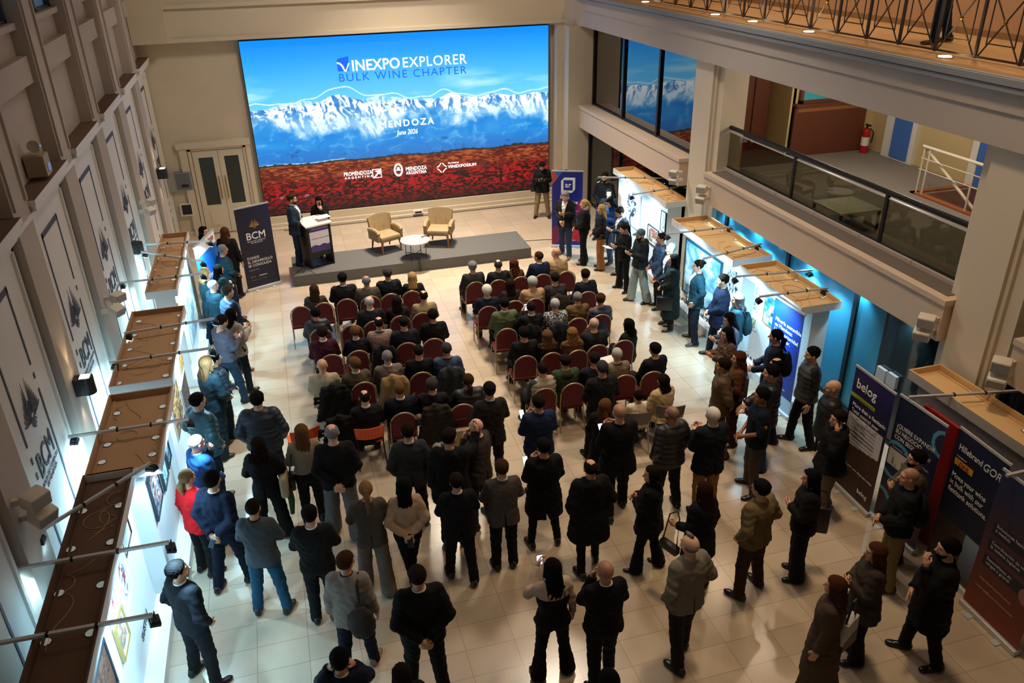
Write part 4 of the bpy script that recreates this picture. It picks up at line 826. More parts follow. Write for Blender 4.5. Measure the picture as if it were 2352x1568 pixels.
def armchair(loc, rz, label):
    e = empty('armchair', loc, rz, label, 'armchair', 'beige armchairs on the stage')
    MB().box((-.29, -.30, .30), (.29, .26, .46), bev=.05).obj('seat', FAB, e, True)
    b = MB(); rows = []
    for t in np.linspace(-1, 1, 13):
        x = .31*math.sin(t*1.25)/math.sin(1.25); y = .30-.10*(t*t); rows.append((x, y, .88-.03*t*t))
    vs = []
    for (x, y, zt) in rows:
        vs.append([b.bm.verts.new(q) for q in ((x*.86, y-.05, .40), (x, y, .62), (x*1.05, y+.06, zt), (x*1.06, y+.11, zt-.01), (x*1.0, y+.10, .60), (x*.88, y+.04, .34))])
    for i in range(12):
        for k in range(6): b.bm.faces.new((vs[i][k], vs[i+1][k], vs[i+1][(k+1) % 6], vs[i][(k+1) % 6]))
    b.bm.faces.new(vs[0]); b.bm.faces.new(vs[-1][::-1]); o = b.obj('backrest', FAB, e, True)
    for sx in (-1, 1):
        MB().tube([(sx*.33, .24, .56), (sx*.335, .0, .60), (sx*.33, -.22, .58), (sx*.33, -.25, .54)], .055, 10).box((sx*.33-.04, -.26, .32), (sx*.33+.04, .26, .56), bev=.03).obj('armrest', FAB, e, True)
        MB().tube([(sx*.25, -.25, .31), (sx*.27, -.27, .16), (sx*.26, -.27, 0)], [.035, .026, .02], 8).obj('leg', LEGW, e, True)
        MB().tube([(sx*.24, .24, .31), (sx*.26, .30, 0)], [.03, .018], 8).obj('leg', LEGW, e, True)
    for x in (-.14, 0, .14): MB().sph((x, .265, .66), .012).obj('button', LEGW, e)
armchair((2.22, 19.95, .27), R(22), 'tufted beige armchair, the one nearer the lectern')
armchair((3.62, 19.93, .27), R(-22), 'tufted beige armchair on the right of the round table')
ct = empty('coffee_table', (2.85, 19.16, .27), R(10), 'round marble-look coffee table with black crossed legs on the stage', 'table')
MB().cyl((0, 0, .44), .37, .025, 48).obj('table_top', mat('pale_marble', 'cdbfae', .35, var=.12, vscale=5), ct, True)
for k in range(4):
    a = pi/4+k*pi/2; MB().tube([(.28*math.cos(a), .28*math.sin(a), 0), (.28*math.cos(a), .28*math.sin(a), .44)], .009, 6).obj('leg', BLACK, ct)
MB().tube([(.28*math.cos(pi/4), .28*math.sin(pi/4), .1), (-.28*math.cos(pi/4), -.28*math.sin(pi/4), .1)], .008, 6).tube([(.28*math.cos(3*pi/4), .28*math.sin(3*pi/4), .1), (-.28*math.cos(3*pi/4), -.28*math.sin(3*pi/4), .1)], .008, 6).obj('cross_brace', BLACK, ct)
mi = MB().tube([(0, 0, 0), (.16, .06, 0)], [.013, .011], 8).sph((.17, .065, .0), .026).obj('handheld_microphone', BLACKP, None, True); mi.location = (3.02, 19.24, .76); tag(mi, 'black handheld microphone lying on the round coffee table', 'microphone')
def cable(pts, label, r=.008):
    o = MB().tube(pts, r, 6).obj('cable', BLACKP, None, True); tag(o, label, 'cable'); return o
cable([(2.86, 18.82, .008), (2.9, 18.84, .02), (2.88, 18.85, .28), (2.9, 18.95, .285), (2.82, 19.15, .285)], 'thin black cable hanging over the stage edge under the table')
cable([(5.8, 20.1, .008), (6.5, 20.0, .008), (7.3, 19.8, .008)], 'black cable on the floor between the stage and the logo banner')
cable([(-.3, 23.15, .01), (2, 23.14, .01), (5, 23.15, .01), (7.7, 23.15, .01)], 'long cable along the baseboard under the screen')
o = MB().box((3.45, 23.1, .1), (3.75, 23.18, .2)).obj('socket_box', WHITE); tag(o, 'white power socket box under the middle of the screen', 'socket')
o = MB().box((3.5, 23.095, .12), (3.7, 23.1, .17)).obj('socket', BLACKP, bpy.data.objects['socket_box'])

# ------------------------------------------------------------ banquet chairs
CH_RED = mat('wine_fabric', '5f1418', .8, bump=.5, bscale=140, var=.25, vscale=70); CH_FR = mat('beige_frame', 'a39478', .4, .3)
def make_chair():
    e = empty('banquet_chair')
    MB().box((-.21, -.02, .41), (.21, .40, .47), bev=.02).obj('seat', CH_RED, e, True)
    pts = [(-.19, 0)]; 
    n = 14
    prof = [(-.185, .50)]+[(-.185*math.cos(pi*t/n), .74+.18*math.sin(pi*t/n)) for t in range(n+1)]+[(.185, .50)]
    def yb(z): return -.04-.09*(z-.45)
    f = MB(); front = [f.bm.verts.new((x, yb(z)+.018, z)) for x, z in prof]; back = [f.bm.verts.new((x, yb(z)-.018, z)) for x, z in prof]
    f.bm.faces.new(front); f.bm.faces.new(back[::-1]); N = len(prof)
    for i in range(N): f.bm.faces.new((front[i], back[i], back[(i+1) % N], front[(i+1) % N]))
    f.obj('backrest', CH_RED, e)
    P = [(-.205, -.0, .03), (-.205, yb(.45)+.02, .42)]+[(-.205*math.cos(pi*t/n), yb(.74+.2*math.sin(pi*t/n)), .74+.2*math.sin(pi*t/n)) for t in range(n+1)]+[(.205, yb(.45)+.02, .42)]
    MB().tube(P[1:], .0125, 8).obj('back_frame', CH_FR, e, True)
    for sx in (-1, 1):
        MB().tube([(sx*.205, yb(.45)+.02, .44), (sx*.215, -.10, 0)], .011, 7).obj('leg', CH_FR, e, True)
        MB().tube([(sx*.205, .0, .43), (sx*.205, .33, .43), (sx*.21, .37, .4), (sx*.215, .39, 0)], .011, 7).obj('leg', CH_FR, e, True)
    MB().tube([(-.205, .36, .3), (.205, .36, .3)], .007, 6).obj('stretcher', CH_FR, e)
    return e
chair0 = make_chair(); first_chair = [True]
def put_chair(u, v, rz, label, group='banquet chairs'):
    c = chair0 if first_chair[0] else copy_tree(chair0); first_chair[0] = False
    p = atz(u, v, .93); c.location = (p.x, p.y+.09, 0); c.rotation_euler = (0, 0, rz); tag(c, label, 'chair', group); return c
CH = {'left': [[(741, 697), (795, 688), (849, 682), (897, 676), (945, 669.5)], [(689, 705), (736, 756), (807, 748), (858, 739), (919, 727), (969, 720)], [(761, 816), (820, 807), (880, 796), (934, 789), (996, 779)], [(761, 888), (833, 880), (902, 866), (967, 857), (1033, 844)], [(780, 960), (925, 950), (1000, 935), (1063, 930)]],
      'right': [[(1091, 649), (1145, 644), (1195, 637), (1247, 631), (1302, 624)], [(1121, 705), (1182, 692), (1229, 687), (1284, 681), (1350, 671)], [(1164, 756), (1219, 750), (1280, 745), (1327, 732), (1382, 724)], [(1208, 819), (1266, 812), (1326, 806), (1373, 794), (1433, 783)], [(1252, 894), (1317, 882), (1380, 874), (1437, 863), (1501, 855)]]}
for blk, rows in CH.items():
    for ri, row in enumerate(rows):
        for si, (u, v) in enumerate(row):
            put_chair(u, v, R(random.Random(ri*7+si).uniform(-4, 4)), 'wine-red banquet chair, %s from left in the %s row of the %s block' % (ORD[si], ORD[ri], blk))
def shell_chair(u, v, rz, col, label, name, zt=.80):
    p = atz(u, v, zt); e = empty(name, (p.x, p.y+.1, 0), rz, label, 'chair'); m = mat('moulded_plastic', col, .35)
    f = MB(); g = []
    for i, t in enumerate(np.linspace(-1, 1, 11)):
        g.append([f.bm.verts.new(q) for q in ((t*.22, -.05-.06*(1-t*t), .58), (t*.235, -.09-.06*(1-t*t), zt), (t*.235, -.105-.06*(1-t*t), zt), (t*.22, -.065-.06*(1-t*t), .58))])
    for i in range(10):
        for k in range(4): f.bm.faces.new((g[i][k], g[i+1][k], g[i+1][(k+1) % 4], g[i][(k+1) % 4]))
    f.bm.faces.new(g[0]); f.bm.faces.new(g[-1][::-1]); f.obj('backrest', m, e, True)
    if col == 'e2541a':
        h = MB()
        for i in range(6):
            for j in range(3): h.cyl((0, 0, 0), .006, .003, 8, M=T(((i-2.5)*.055, -.168+.035*((i-2.5)/2.5)**2-.02*(j-1), .64+.05*j)) @ Matrix.Rotation(R(90), 4, 'X'))
        h.obj('vent_holes', BLACKP, e)
    MB().box((-.22, 0, .43), (.22, .40, .455), bev=.01).obj('seat', m, e)
    LG = BLACK if col == 'e2541a' else STEEL
    for sx in (-1, 1):
        MB().tube([(sx*.2, -.08, .62), (sx*.2, .0, .43), (sx*.22, -.12, 0)], .011, 7).obj('leg', LG, e, True); MB().tube([(sx*.2, .05, .43), (sx*.2, .3, .43), (sx*.22, .4, 0)], .011, 7).obj('leg', LG, e, True)
    return e
shell_chair(696, 985, R(12), 'e2541a', 'empty orange plastic chair beside the woman in the beige jacket', 'plastic_chair')
shell_chair(848, 980, R(-2), 'e2541a', 'orange plastic chair under the bald man at the back of the left block', 'plastic_chair')
shell_chair(1468, 945, R(-12), '5a5450', 'grey-brown plastic chair under the child', 'shell_chair', .82)
shell_chair(1545, 930, R(-16), '5a5450', 'grey-brown plastic chair under the woman in the beige blazer', 'shell_chair', .82)
# ------------------------------------------------------------ people: bodies, clothes and hair grown from distance fields
def A(*v): return np.array(v, float)
def surface_nets(fn, lo, hi, h):
    lo = np.array(lo, float); hi = np.array(hi, float); n = np.ceil((hi-lo)/h).astype(int)+1
    ax = [lo[i]+h*np.arange(n[i]) for i in range(3)]
    X, Y, Z = np.meshgrid(*ax, indexing='ij'); d = fn(np.stack([X, Y, Z], -1).reshape(-1, 3)).reshape(n)
    d[0], d[-1], d[:, 0], d[:, -1], d[:, :, 0], d[:, :, -1] = 1, 1, 1, 1, 1, 1
    s = d < 0; c = np.zeros(n-1, int)
    corner = [(i, j, k) for i in (0, 1) for j in (0, 1) for k in (0, 1)]
    for (i, j, k) in corner: c += s[i:n[0]-1+i, j:n[1]-1+j, k:n[2]-1+k]
    act = (c > 0) & (c < 8); idx = -np.ones(n-1, int); cells = np.argwhere(act); idx[act] = np.arange(len(cells))
    acc = np.zeros((len(cells), 3)); cnt = np.zeros(len(cells))
    for a in range(3):
        o = [0, 0, 0]
        for b1 in (0, 1):
            for b2 in (0, 1):
                p = [0, 0, 0]; q = [k for k in range(3) if k != a]; p[q[0]] = b1; p[q[1]] = b2; r_ = list(p); r_[a] = 1
                i0 = tuple((cells+p).T); i1 = tuple((cells+r_).T); d0, d1 = d[i0], d[i1]; m = (d0 < 0) != (d1 < 0)
                t = np.where(m, d0/np.where(m, d0-d1, 1), 0); pt = np.tile(np.array(p, float), (len(cells), 1)); pt[:, a] = t
                acc += pt*m[:, None]; cnt += m
    V = lo+h*(cells+acc/cnt[:, None]); Q = []
    for a in range(3):
        b, c_ = (a+1) % 3, (a+2) % 3
        sl0 = [slice(1, n[k]-1) for k in range(3)]; sl0[a] = slice(0, n[a]-1); sl1 = list(sl0); sl1[a] = slice(1, n[a])
        s0, s1 = s[tuple(sl0)], s[tuple(sl1)]; e = np.argwhere(s0 != s1); 
        if not len(e): continue
        fl = s0[tuple(e.T)]; off = np.array([1, 1, 1]); off[a] = 0; e = e+off
        def g(db, dc):
            k = e.copy(); k[:, b] += db; k[:, c_] += dc; return idx[tuple(k.T)]
        q = np.stack([g(-1, -1), g(0, -1), g(0, 0), g(-1, 0)], 1); q[~fl] = q[~fl][:, ::-1]; Q.append(q)
    return V, np.concatenate(Q)
def rc(P, a, b, ra, rb):
    a, b = A(*a), A(*b); ab = b-a; t = np.clip((P-a)@ab/(ab@ab), 0, 1); return np.linalg.norm(P-a-t[:, None]*ab, axis=1)-(ra+(rb-ra)*t)
def rct(P, a, b):
    a, b = A(*a), A(*b); ab = b-a; return (P-a)@ab/(ab@ab)
def smin(a, b, k=.03):
    h = np.clip(.5+.5*(b-a)/k, 0, 1); return b*(1-h)+a*h-k*h*(1-h)
def ell(P, c, r):
    q = (P-A(*c))/np.stack([np.broadcast_to(v, len(P)) for v in r], 1); k = np.linalg.norm(q, axis=1); return (k-1)*np.minimum(np.minimum(r[0], r[1]), r[2])
def loft(P, prof, e=2.4, xo=0):
    z = P[:, 2]; zs = [p[0] for p in prof]
    a = np.interp(z, zs, [p[1] for p in prof]); b = np.interp(z, zs, [p[2] for p in prof]); c = np.interp(z, zs, [p[3] if len(p) > 3 else 0 for p in prof])
    q = (np.abs((P[:, 0]-xo)/a)**e+np.abs((P[:, 1]-c)/b)**e)**(1/e)
    return np.maximum((q-1)*np.minimum(a, b), np.maximum(zs[0]-z, z-zs[-1]))
def wr(P, s=0, f=1.0):   # soft folds
    x, y, z = P.T; return np.sin(z*38*f+6*np.sin(x*9+s)+s)*np.sin(x*17*f+4*np.sin(z*7+s*2)+y*13)
ARMS = {  # right side elbow, wrist, palm dir ; left mirrored (or own)
    'side': ((.25, -.035, 1.15), (.255, .03, .90)), 'back': ((.275, -.10, 1.17), (.045, -.185, .965)), 'front': ((.27, .02, 1.16), (.055, .21, 1.00)),
    'cross': ((.265, .055, 1.17), (.03, .195, 1.17)), 'phone': ((.245, .04, 1.16), (.07, .28, 1.22)), 'up': ((.27, .15, 1.21), (.075, .31, 1.42)),
    'pocket': ((.30, -.07, 1.165), (.215, .06, .96)), 'mouth': ((.19, .16, 1.15), (.05, .19, 1.41)), 'point': ((.30, .16, 1.36), (.30, .30, 1.52)), 'ear': ((.25, .13, 1.25), (.11, .06, 1.50)),
    'lap': ((.25, .06, 1.16), (.10, .29, 1.02)), 'knee': ((.255, .10, 1.16), (.16, .36, 1.04)), 'bag': ((.27, -.02, 1.16), (.27, .16, 1.12)),
    'hipbag': ((.26, -.06, 1.16), (.2, .10, 1.02))}
SH = (.163, -.005, 1.425)
def arm_pts(pose, sx):
    if isinstance(pose, tuple): pose = pose[0] if sx > 0 else pose[1]
    e, w = ARMS[pose]; e = (e[0]*.89, e[1], e[2]); s = (SH[0]*sx, SH[1], SH[2]); e = (e[0]*sx, e[1], e[2]); w = (w[0]*sx, w[1]+(.015 if sx > 0 and pose in ('cross', 'back') else 0), w[2]+(.03 if sx > 0 and pose == 'cross' else 0)); return s, e, w
def leg_pts(legs, sx):
    if legs == 'sit': return (sx*.09, .0, .92), (sx*.125, .40, .955), (sx*.13, .37, .50)
    st, off = {'stand': (.0, 0), 'wide': (.07, 0), 'step': (.03, .13), 'stepb': (.03, -.12), 'close': (-.045, .0), 'crossed': (-.115, .07)}[legs]
    dy = off*(1 if sx > 0 else -1); return (sx*.092, 0, .90), (sx*(.105+st*.5), .015+dy*.5, .49), (sx*(.115+st), -.02+dy, .085)
SEATDZ = -.425
def torso_prof(sex, g, zh, flare=0, th=0.0):
    w = (.92 if sex == 'f' else 1.0)
    pr = [(zh, (.195*w+g+flare), .14+g+flare*.8), (.93, .19*w+g+flare*.35, .135+g+flare*.3), (1.07, .168*w+g*1.05-(.015 if sex == 'f' else 0), .122+g), (1.20, .182*w+g, .13+g), (1.32, .20*w+g, .128+g), (1.39, .185*w+g*.7, .112+g*.8, -.005), (1.445, .115*w+g*.4, .08+g*.5, -.01), (1.485, .066+g*.25, .06+g*.3, -.012)]
    return [p for i, p in enumerate(pr) if i == 0 or p[0] > zh+.02]
def top_fn(sex, pose, g, zh, flare, style, sleeve, sd):
    def f(P):
        d = loft(P, torso_prof(sex, g, zh, flare)); w = .93 if sex == 'f' else 1.0
        d = smin(d, rc(P, (-.145*w, -.008, 1.405), (.145*w, -.008, 1.405), .055+g*.6, .055+g*.6), .05)
        if style in ('puffer', 'vest'): d = d-.009*np.abs(np.sin(P[:, 2]*pi/.085+.5*np.sin(P[:, 0]*9)))+.004
        else: d = d+.0045*wr(P, sd)+.003*wr(P, sd+5, 1.7)
        if sleeve:
            for sx in (1, -1):
                s, e, wv = arm_pts(pose, sx); s = (s[0]*w, s[1], s[2]-.012)
                a = rc(P, s, e, .060+g*.75, .050+g*.75); W2 = tuple(np.array(e)+(np.array(wv)-np.array(e))*(1 if sleeve == 1 else sleeve))
                fdir = (A(*wv)-A(*e)); fdir /= np.linalg.norm(fdir)
                if sleeve > .5:
                    b = rc(P, e, W2, .048+g*.75, .036+g*.8); b = np.maximum(b, (P-A(*W2))@fdir+.0); arm = smin(a, b, .025)
                else: arm = np.maximum(a, rct(P, s, e)-.85) if sleeve < .4 else a
                if style == 'puffer': arm = arm-.008*np.abs(np.sin(np.clip(rct(P, s, e), 0, 1)*pi*4+np.clip(rct(P, e, wv), 0, 1)*pi*4))+.003
                else: arm = arm+.006*wr(P, sd+3, 1.5)
                d = smin(d, arm, .035 if style != 'puffer' else .02)
        if style == 'slip':
            x_, y_, z_ = P.T; st_ = np.maximum(np.maximum(np.abs(np.abs(x_)-.095)-.008, np.abs(d)-.006), 1.28-z_); d = np.minimum(np.maximum(d, z_-1.30+.25*np.maximum(y_, 0)), st_)
        if style == '' and zh < .88 and sleeve == 1:   # collar roll and back vent
            q = np.hypot(P[:, 0], (P[:, 1]+.016)*1.0); d = smin(d, np.maximum(np.maximum(np.abs(q-.074)-.009, np.abs(P[:, 2]-1.465+.2*P[:, 1])-.020), P[:, 1]-.01), .008)
            vent = np.maximum(np.maximum(np.abs(P[:, 0])-.004-.05*np.clip(zh+.22-P[:, 2], 0, 1), P[:, 1]+.03), P[:, 2]-zh-.22); d = np.maximum(d, -vent)
        if style == 'hood': d = smin(d, ell(P, (0, -.115, 1.44), (.105, .055, .07)), .03)
        return np.maximum(d, zh-P[:, 2])
    return f
def leg_fn(sex, legs, style, zt):
    kr, cr = {'slim': (.062, .050), 'reg': (.072, .066), 'wide': (.09, .105), 'flare': (.062, .098)}[style]
    def f(P):
        if legs == 'sit': d = loft(P, [(.82, .17, .14), (.90, .185, .15), (1.02, .165, .125), (zt, .16, .115)])
        else: d = loft(P, [(.80, .165, .11), (.86, .185, .125), (.95, .18, .125), (zt, .16, .11)])
        for sx in (1, -1):
            h, k, a = leg_pts(legs, sx); ft = (a[0], a[1], a[2]-.015)
            d = smin(d, rc(P, h, k, .098, kr+.006), .04); q = rc(P, k, ft, kr, cr); q = np.maximum(q, ft[2]-.03-P[:, 2]); d = smin(d, q, .02)
        return d+.005*wr(P, 1, 1.1)
    return f
def trunk_fn(sex, pose, legs, g=-.02):
    def f(P):
        d = loft(P, torso_prof(sex, g, .84)); d = smin(d, rc(P, (-.145, -.008, 1.40), (.145, -.008, 1.40), .045, .045), .05)
        d = smin(d, rc(P, (0, -.02, 1.42), (0, -.012, 1.53), .058, .054), .03)
        for sx in (1, -1):
            s, e, w = arm_pts(pose, sx); d = smin(d, rc(P, s, e, .048, .04), .02); d = smin(d, rc(P, e, w, .038, .028), .02)
            h, k, a = leg_pts(legs, sx); d = smin(d, rc(P, h, k, .08, .05), .02); d = smin(d, rc(P, k, a, .05, .035), .02)
        return d
    return f
def head_fn(sex):
    j = .93 if sex == 'f' else 1.0
    def f(P):
        d = smin(ell(P, (0, -.012, .03), (.077, .096, .088)), ell(P, (0, .022, -.035), (.061*j, .070, .083)), .03)
        d = smin(d, ell(P, (0, .064, -.098), (.026*j, .024, .020)), .025); d = smin(d, rc(P, (-.036, .076, .026), (.036, .076, .026), .013, .013), .02)
        for s in (-1, 1):
            d = np.maximum(d, -(np.linalg.norm(P-A(s*.031, .101, .006), axis=1)-.0145)); d = smin(d, ell(P, (s*.045, .062, -.03), (.02, .02, .02)), .02)
        for s in (-1, 1): d = np.minimum(d, np.linalg.norm(P-A(s*.031, .0795, .005), axis=1)-.0125)
        d = smin(d, rc(P, (0, .086, .008), (0, .110, -.028), .008, .0135), .012); d = smin(d, rc(P, (-.017, .088, -.060), (.017, .088, -.060), .0085, .0085), .008)
        for s in (-1, 1): d = smin(d, ell(P, (s*.079, -.006, -.006), (.010, .019, .031)), .008)
        return smin(d, rc(P, (0, -.022, -.07), (0, -.028, -.19), .051 if sex == 'm' else .043, .058 if sex == 'm' else .05), .03)
    return f
def hand_fn(curl):
    def f(P):  # right hand, fingers along +Y, palm faces -Z, thumb on -X side
        d = ell(P, (0, .045, 0), (.040, .052, .017)); d = smin(d, rc(P, (0, -.02, 0), (0, .02, 0), .026, .028), .02)
        for i, (x, L_) in enumerate(((-.028, .070), (-.009, .080), (.010, .074), (.028, .058))):
            a = np.array([x, .088-.006*abs(i-1), 0]); ang = curl*.5; dirs = []; p = a
            for sgm in (.42, .33, .25):
                ang_ = ang; ang += curl*.75; q = p+np.array([x*.10, math.cos(ang_), -math.sin(ang_)])*L_*sgm; d = smin(d, rc(P, tuple(p), tuple(q), .0092, .0084), .004); p = q
        d = smin(d, rc(P, (-.030, .022, -.004), (-.056, .055, -.014), .013, .011), .01); d = smin(d, rc(P, (-.056, .055, -.014), (-.058+curl*.02, .088, -.022-curl*.01), .0105, .009), .004)
        return d
    return f
HEADS, HANDS = {}, {}
for s_ in 'mf':
    V, Q = surface_nets(head_fn(s_), (-.10, -.12, -.20), (.10, .135, .135), .0055); c = V[Q].mean(1); mi = np.zeros(len(Q), int)
    lp = (np.abs(c[:, 0]) < .026) & (np.abs(c[:, 2]+.060) < .009) & (c[:, 1] > .082); mi[lp] = 1
    for s in (-1, 1):
        dd = np.linalg.norm(c-A(s*.031, .0795, .005), axis=1); ey = (dd < .0142) & (c[:, 1] > .083); mi[ey] = 2; mi[ey & (np.hypot(c[:, 0]-s*.031, c[:, 2]-.005) < .0062)] = 3
        br = (np.abs(np.abs(c[:, 0])-.032) < .018) & (np.abs(c[:, 2]-.030) < .0055) & (c[:, 1] > .07); mi[br] = 3
    HEADS[s_] = (V, Q, mi)
for k_, cu in (('relax', .35), ('grip', .95)):
    HANDS[k_] = surface_nets(hand_fn(cu), (-.09, -.06, -.10), (.06, .20, .05), .0055)
def cap(P, off, nz=0):
    off = .0015+(off-.0015)*np.clip((P[:, 2]-.75*P[:, 1]+.015)/.05, 0, 1) if off > .004 else off
    return cap0(P, off, nz)
def cap0(P, off, nz=0): return smin(ell(P, (0, -.012, .03), (.077+off, .096+off, .088+off)), ell(P, (0, .0, -.03), (.062+off, .06+off, .07)), .03)+nz
def strands(P, n=16, a=.0035):
    a = a*.35 if n > 17 else a*.8
    an = np.arctan2(P[:, 0], -P[:, 1]-.02); return a*np.sin(an*n+3*np.sin(P[:, 2]*14)+P[:, 2]*6)
def hair_fn(style):
    def f(P):
        x, y, z = P.T; line = z-(.75*y+.35*np.maximum(y-.03, 0)-.03*np.clip((np.abs(x)-.055)/.02, 0, 1)*(y > -.02))+.004*np.sin(x*170)+.003*np.sin(y*210+x*60) ; face = np.maximum(y-.055, 0)
        if style in ('short', 'thick', 'crop', 'grey'):
            off = {'short': .012, 'thick': .022, 'crop': .008, 'grey': .011}[style]
            d = cap(P, off)+strands(P, 20, .002)-(.008*(z > .06) if style == 'short' else 0); d = np.maximum(d, -(line+.012)); 
        elif style == 'curly': d = cap(P, .020)+.005*np.sin(x*190+9*z)*np.sin(y*150+1+7*x)*np.sin(z*150+2); d = np.maximum(d, -(line+.014))
        elif style in ('balding', 'fringe'):
            d = cap(P, .006)+strands(P, 20, .001); d = np.maximum(d, -(line+.008)); d = np.maximum(d, -(ell(P, (0, .0 if style == 'balding' else .035, .125), (.052, .07 if style == 'balding' else .115, .075))+.005*np.sin(x*130)))
        elif style == 'stubble': d = np.maximum(cap(P, .0022), -(line-.012))
        elif style in ('long', 'longw', 'vlong', 'bob', 'longc'):
            d = cap(P, .018)+strands(P); d = np.maximum(d, -(line+.02)); L_, wd = {'long': (.34, .10), 'longw': (.38, .115), 'vlong': (.50, .11), 'bob': (.19, .11), 'longc': (.34, .14)}[style]
            fall = loft(P, [(-L_, wd*.72, .022, -.10), (-L_*.6, wd*1.05, .042, -.105), (-.12, wd*.95, .062, -.075), (-.02, .092, .085, -.035), (.05, .088, .09, -.02)], 2.0)
            if style == 'longc': fall = fall+.010*np.sin(x*90+4*np.sin(z*30))*np.sin(z*75+3*np.sin(x*40))
            elif style == 'longw': fall = fall+.005*np.sin(x*80+5*np.sin(z*22))
            fall = fall+.004*np.sin(x*120+4*np.sin(z*10)); fall = np.maximum(fall, y-.045); d = smin(d, fall, .025)
            for s in (-1, 1):
                if style != 'bob': d = smin(d, rc(P, (s*.07, .03, .05), (s*.088, .012, -.10), .018, .020), .02)
            face_cut = np.maximum(np.maximum(.045-y, np.abs(x)-.066), z-.072); d = np.maximum(d, -face_cut)
        elif style in ('pony', 'lowpony', 'bun'):
            d = cap(P, .010)+strands(P, 18, .002); d = np.maximum(d, -(line+.02))
            if style == 'pony': d = smin(d, smin(rc(P, (0, -.11, .055), (0, -.145, -.02), .026, .032), rc(P, (0, -.145, -.02), (0, -.145, -.27), .036, .014), .02)+.004*np.sin(x*150+z*20), .01)
            elif style == 'lowpony': d = smin(d, smin(rc(P, (0, -.10, -.01), (0, -.13, -.06), .025, .034), rc(P, (0, -.13, -.06), (.01, -.125, -.18), .045, .02), .02)+.006*np.sin(x*110+z*60), .01)
            else: d = smin(d, ell(P, (0, -.13, .0), (.05, .045, .055)), .012)
        elif style == 'cap':
            d = np.maximum(cap(P, .016), .035-z-.25*y*0+0*x); d = np.minimum(d, np.maximum(ell(P, (0, .11, .045), (.07, .075, .016)), -y+.05)); d = np.minimum(d, np.maximum(cap(P, .010), -(line+.01)))
        elif style == 'mohawk': d = np.maximum(cap(P, .007), -(line+.0)); d = np.maximum(d, z-.02); d = np.minimum(d, rc(P, (0, .05, .122), (0, -.02, .128), .017, .024)+.004*np.sin(x*150+y*60))
        return d
    return f
HAIRC = {}
def hair_mesh(style):
    if style not in HAIRC:
        lo, hi = ((-.17, -.20, -.55), (.17, .19, .16)) if style in ('long', 'longw', 'vlong', 'longc', 'pony', 'lowpony', 'bob') else ((-.13, -.20, -.14), (.13, .20, .17))
        V, Q = surface_nets(hair_fn(style), lo, hi, .0075 if style in ('long', 'longw', 'vlong', 'longc') else .006); HAIRC[style] = quads_mesh('hair', V, Q)
    return HAIRC[style]
def beard_fn(P):
    d = smin(ell(P, (0, .022, -.035), (.064, .073, .086)), ell(P, (0, .064, -.098), (.030, .030, .028)), .03)
    d = np.maximum(d, P[:, 2]+.045+.12*np.abs(P[:, 0])*0); d = np.maximum(d, -(P[:, 1]+.005)); d = np.maximum(d, -(P[:, 2]+.125)); return np.maximum(d, -(np.linalg.norm((P-A(0, .095, -.058))*A(1, 1, 1.6), axis=1)-.020))
V, Q = surface_nets(beard_fn, (-.09, -.03, -.15), (.09, .12, .0), .0055); BEARD = quads_mesh('beard', V, Q)
mb = MB()
for s in (-1, 1):
    mb.tube([(s*.032+.021*math.cos(t), .112, .004+.016*math.sin(t)) for t in np.linspace(0, 2*pi, 15)[:-1]], .0018, 5, True); mb.tube([(s*.053, .110, .008), (s*.078, .06, .008), (s*.08, .0, .004)], .0018, 5)
mb.tube([(-.011, .112, .006), (.011, .112, .006)], .0018, 5); GLASSES = mb.mesh('glasses'); GLASSES.materials.append(None)
BEARD.materials.append(None)
def shoe_fn(P):
    d = smin(rc(P, (0, -.055, .045), (0, .05, .040), .040, .040), ell(P, (.004, .115, .028), (.044, .078, .034)), .03); d = smin(d, rc(P, (0, -.05, .06), (0, -.035, .12), .038, .04), .02); return np.maximum(np.maximum(d, .004-P[:, 2]), P[:, 2]-.115)
V, Q = surface_nets(shoe_fn, (-.06, -.11, -.01), (.06, .21, .13), .0085)
mi = (V[Q].mean(1)[:, 2] < .022).astype(int); SHOE = quads_mesh('shoe', V, Q, True, mi); SHOE.materials.append(None); SHOE.materials.append(None)
def heel_fn(P):
    d = smin(rc(P, (0, -.05, .075), (0, .06, .035), .03, .032), ell(P, (0, .11, .022), (.034, .075, .024)), .03); d = smin(d, rc(P, (0, -.045, .09), (0, -.04, .16), .036, .042), .02); d = np.minimum(d, rc(P, (0, -.06, .06), (0, -.065, .0), .016, .008)); return np.maximum(d, .002-P[:, 2])
V, Q = surface_nets(heel_fn, (-.06, -.12, -.01), (.06, .21, .22), .0085); HEEL = quads_mesh('shoe', V, Q); HEEL.materials.append(None); HEEL.materials.append(None)
def collar_fn(P):
    q = np.hypot(P[:, 0], (P[:, 1]+.016)*1.0); d = np.abs(q-.061)-.006; return np.maximum(d, np.abs(P[:, 2]-1.492+.25*np.maximum(P[:, 1], 0))-.014)
V, Q = surface_nets(collar_fn, (-.1, -.12, 1.43), (.1, .09, 1.54), .0065); COLLAR = quads_mesh('collar', V, Q); COLLAR.materials.append(None)
def lanyard_fn(P):
    d = np.abs(np.hypot(P[:, 0], (P[:, 1]+.012)*1.05)-.082)-.006; return np.maximum(d, np.abs(P[:, 2]-1.468+.2*P[:, 1])-.008)
for m_ in HAIRC.values(): pass
GC = {}
def cached(kind, key, fn, lo, hi, h):
    k = (kind,)+key
    if k not in GC:
        V, Q = surface_nets(fn(), lo, hi, h); GC[k] = quads_mesh(kind, V, Q); GC[k].materials.append(None)
    return GC[k]
def omat(o, *ms):
    for i, m in enumerate(ms):
        if i >= len(o.data.materials): o.data.materials.append(None)
        o.material_slots[i].link = 'OBJECT'; o.material_slots[i].material = m
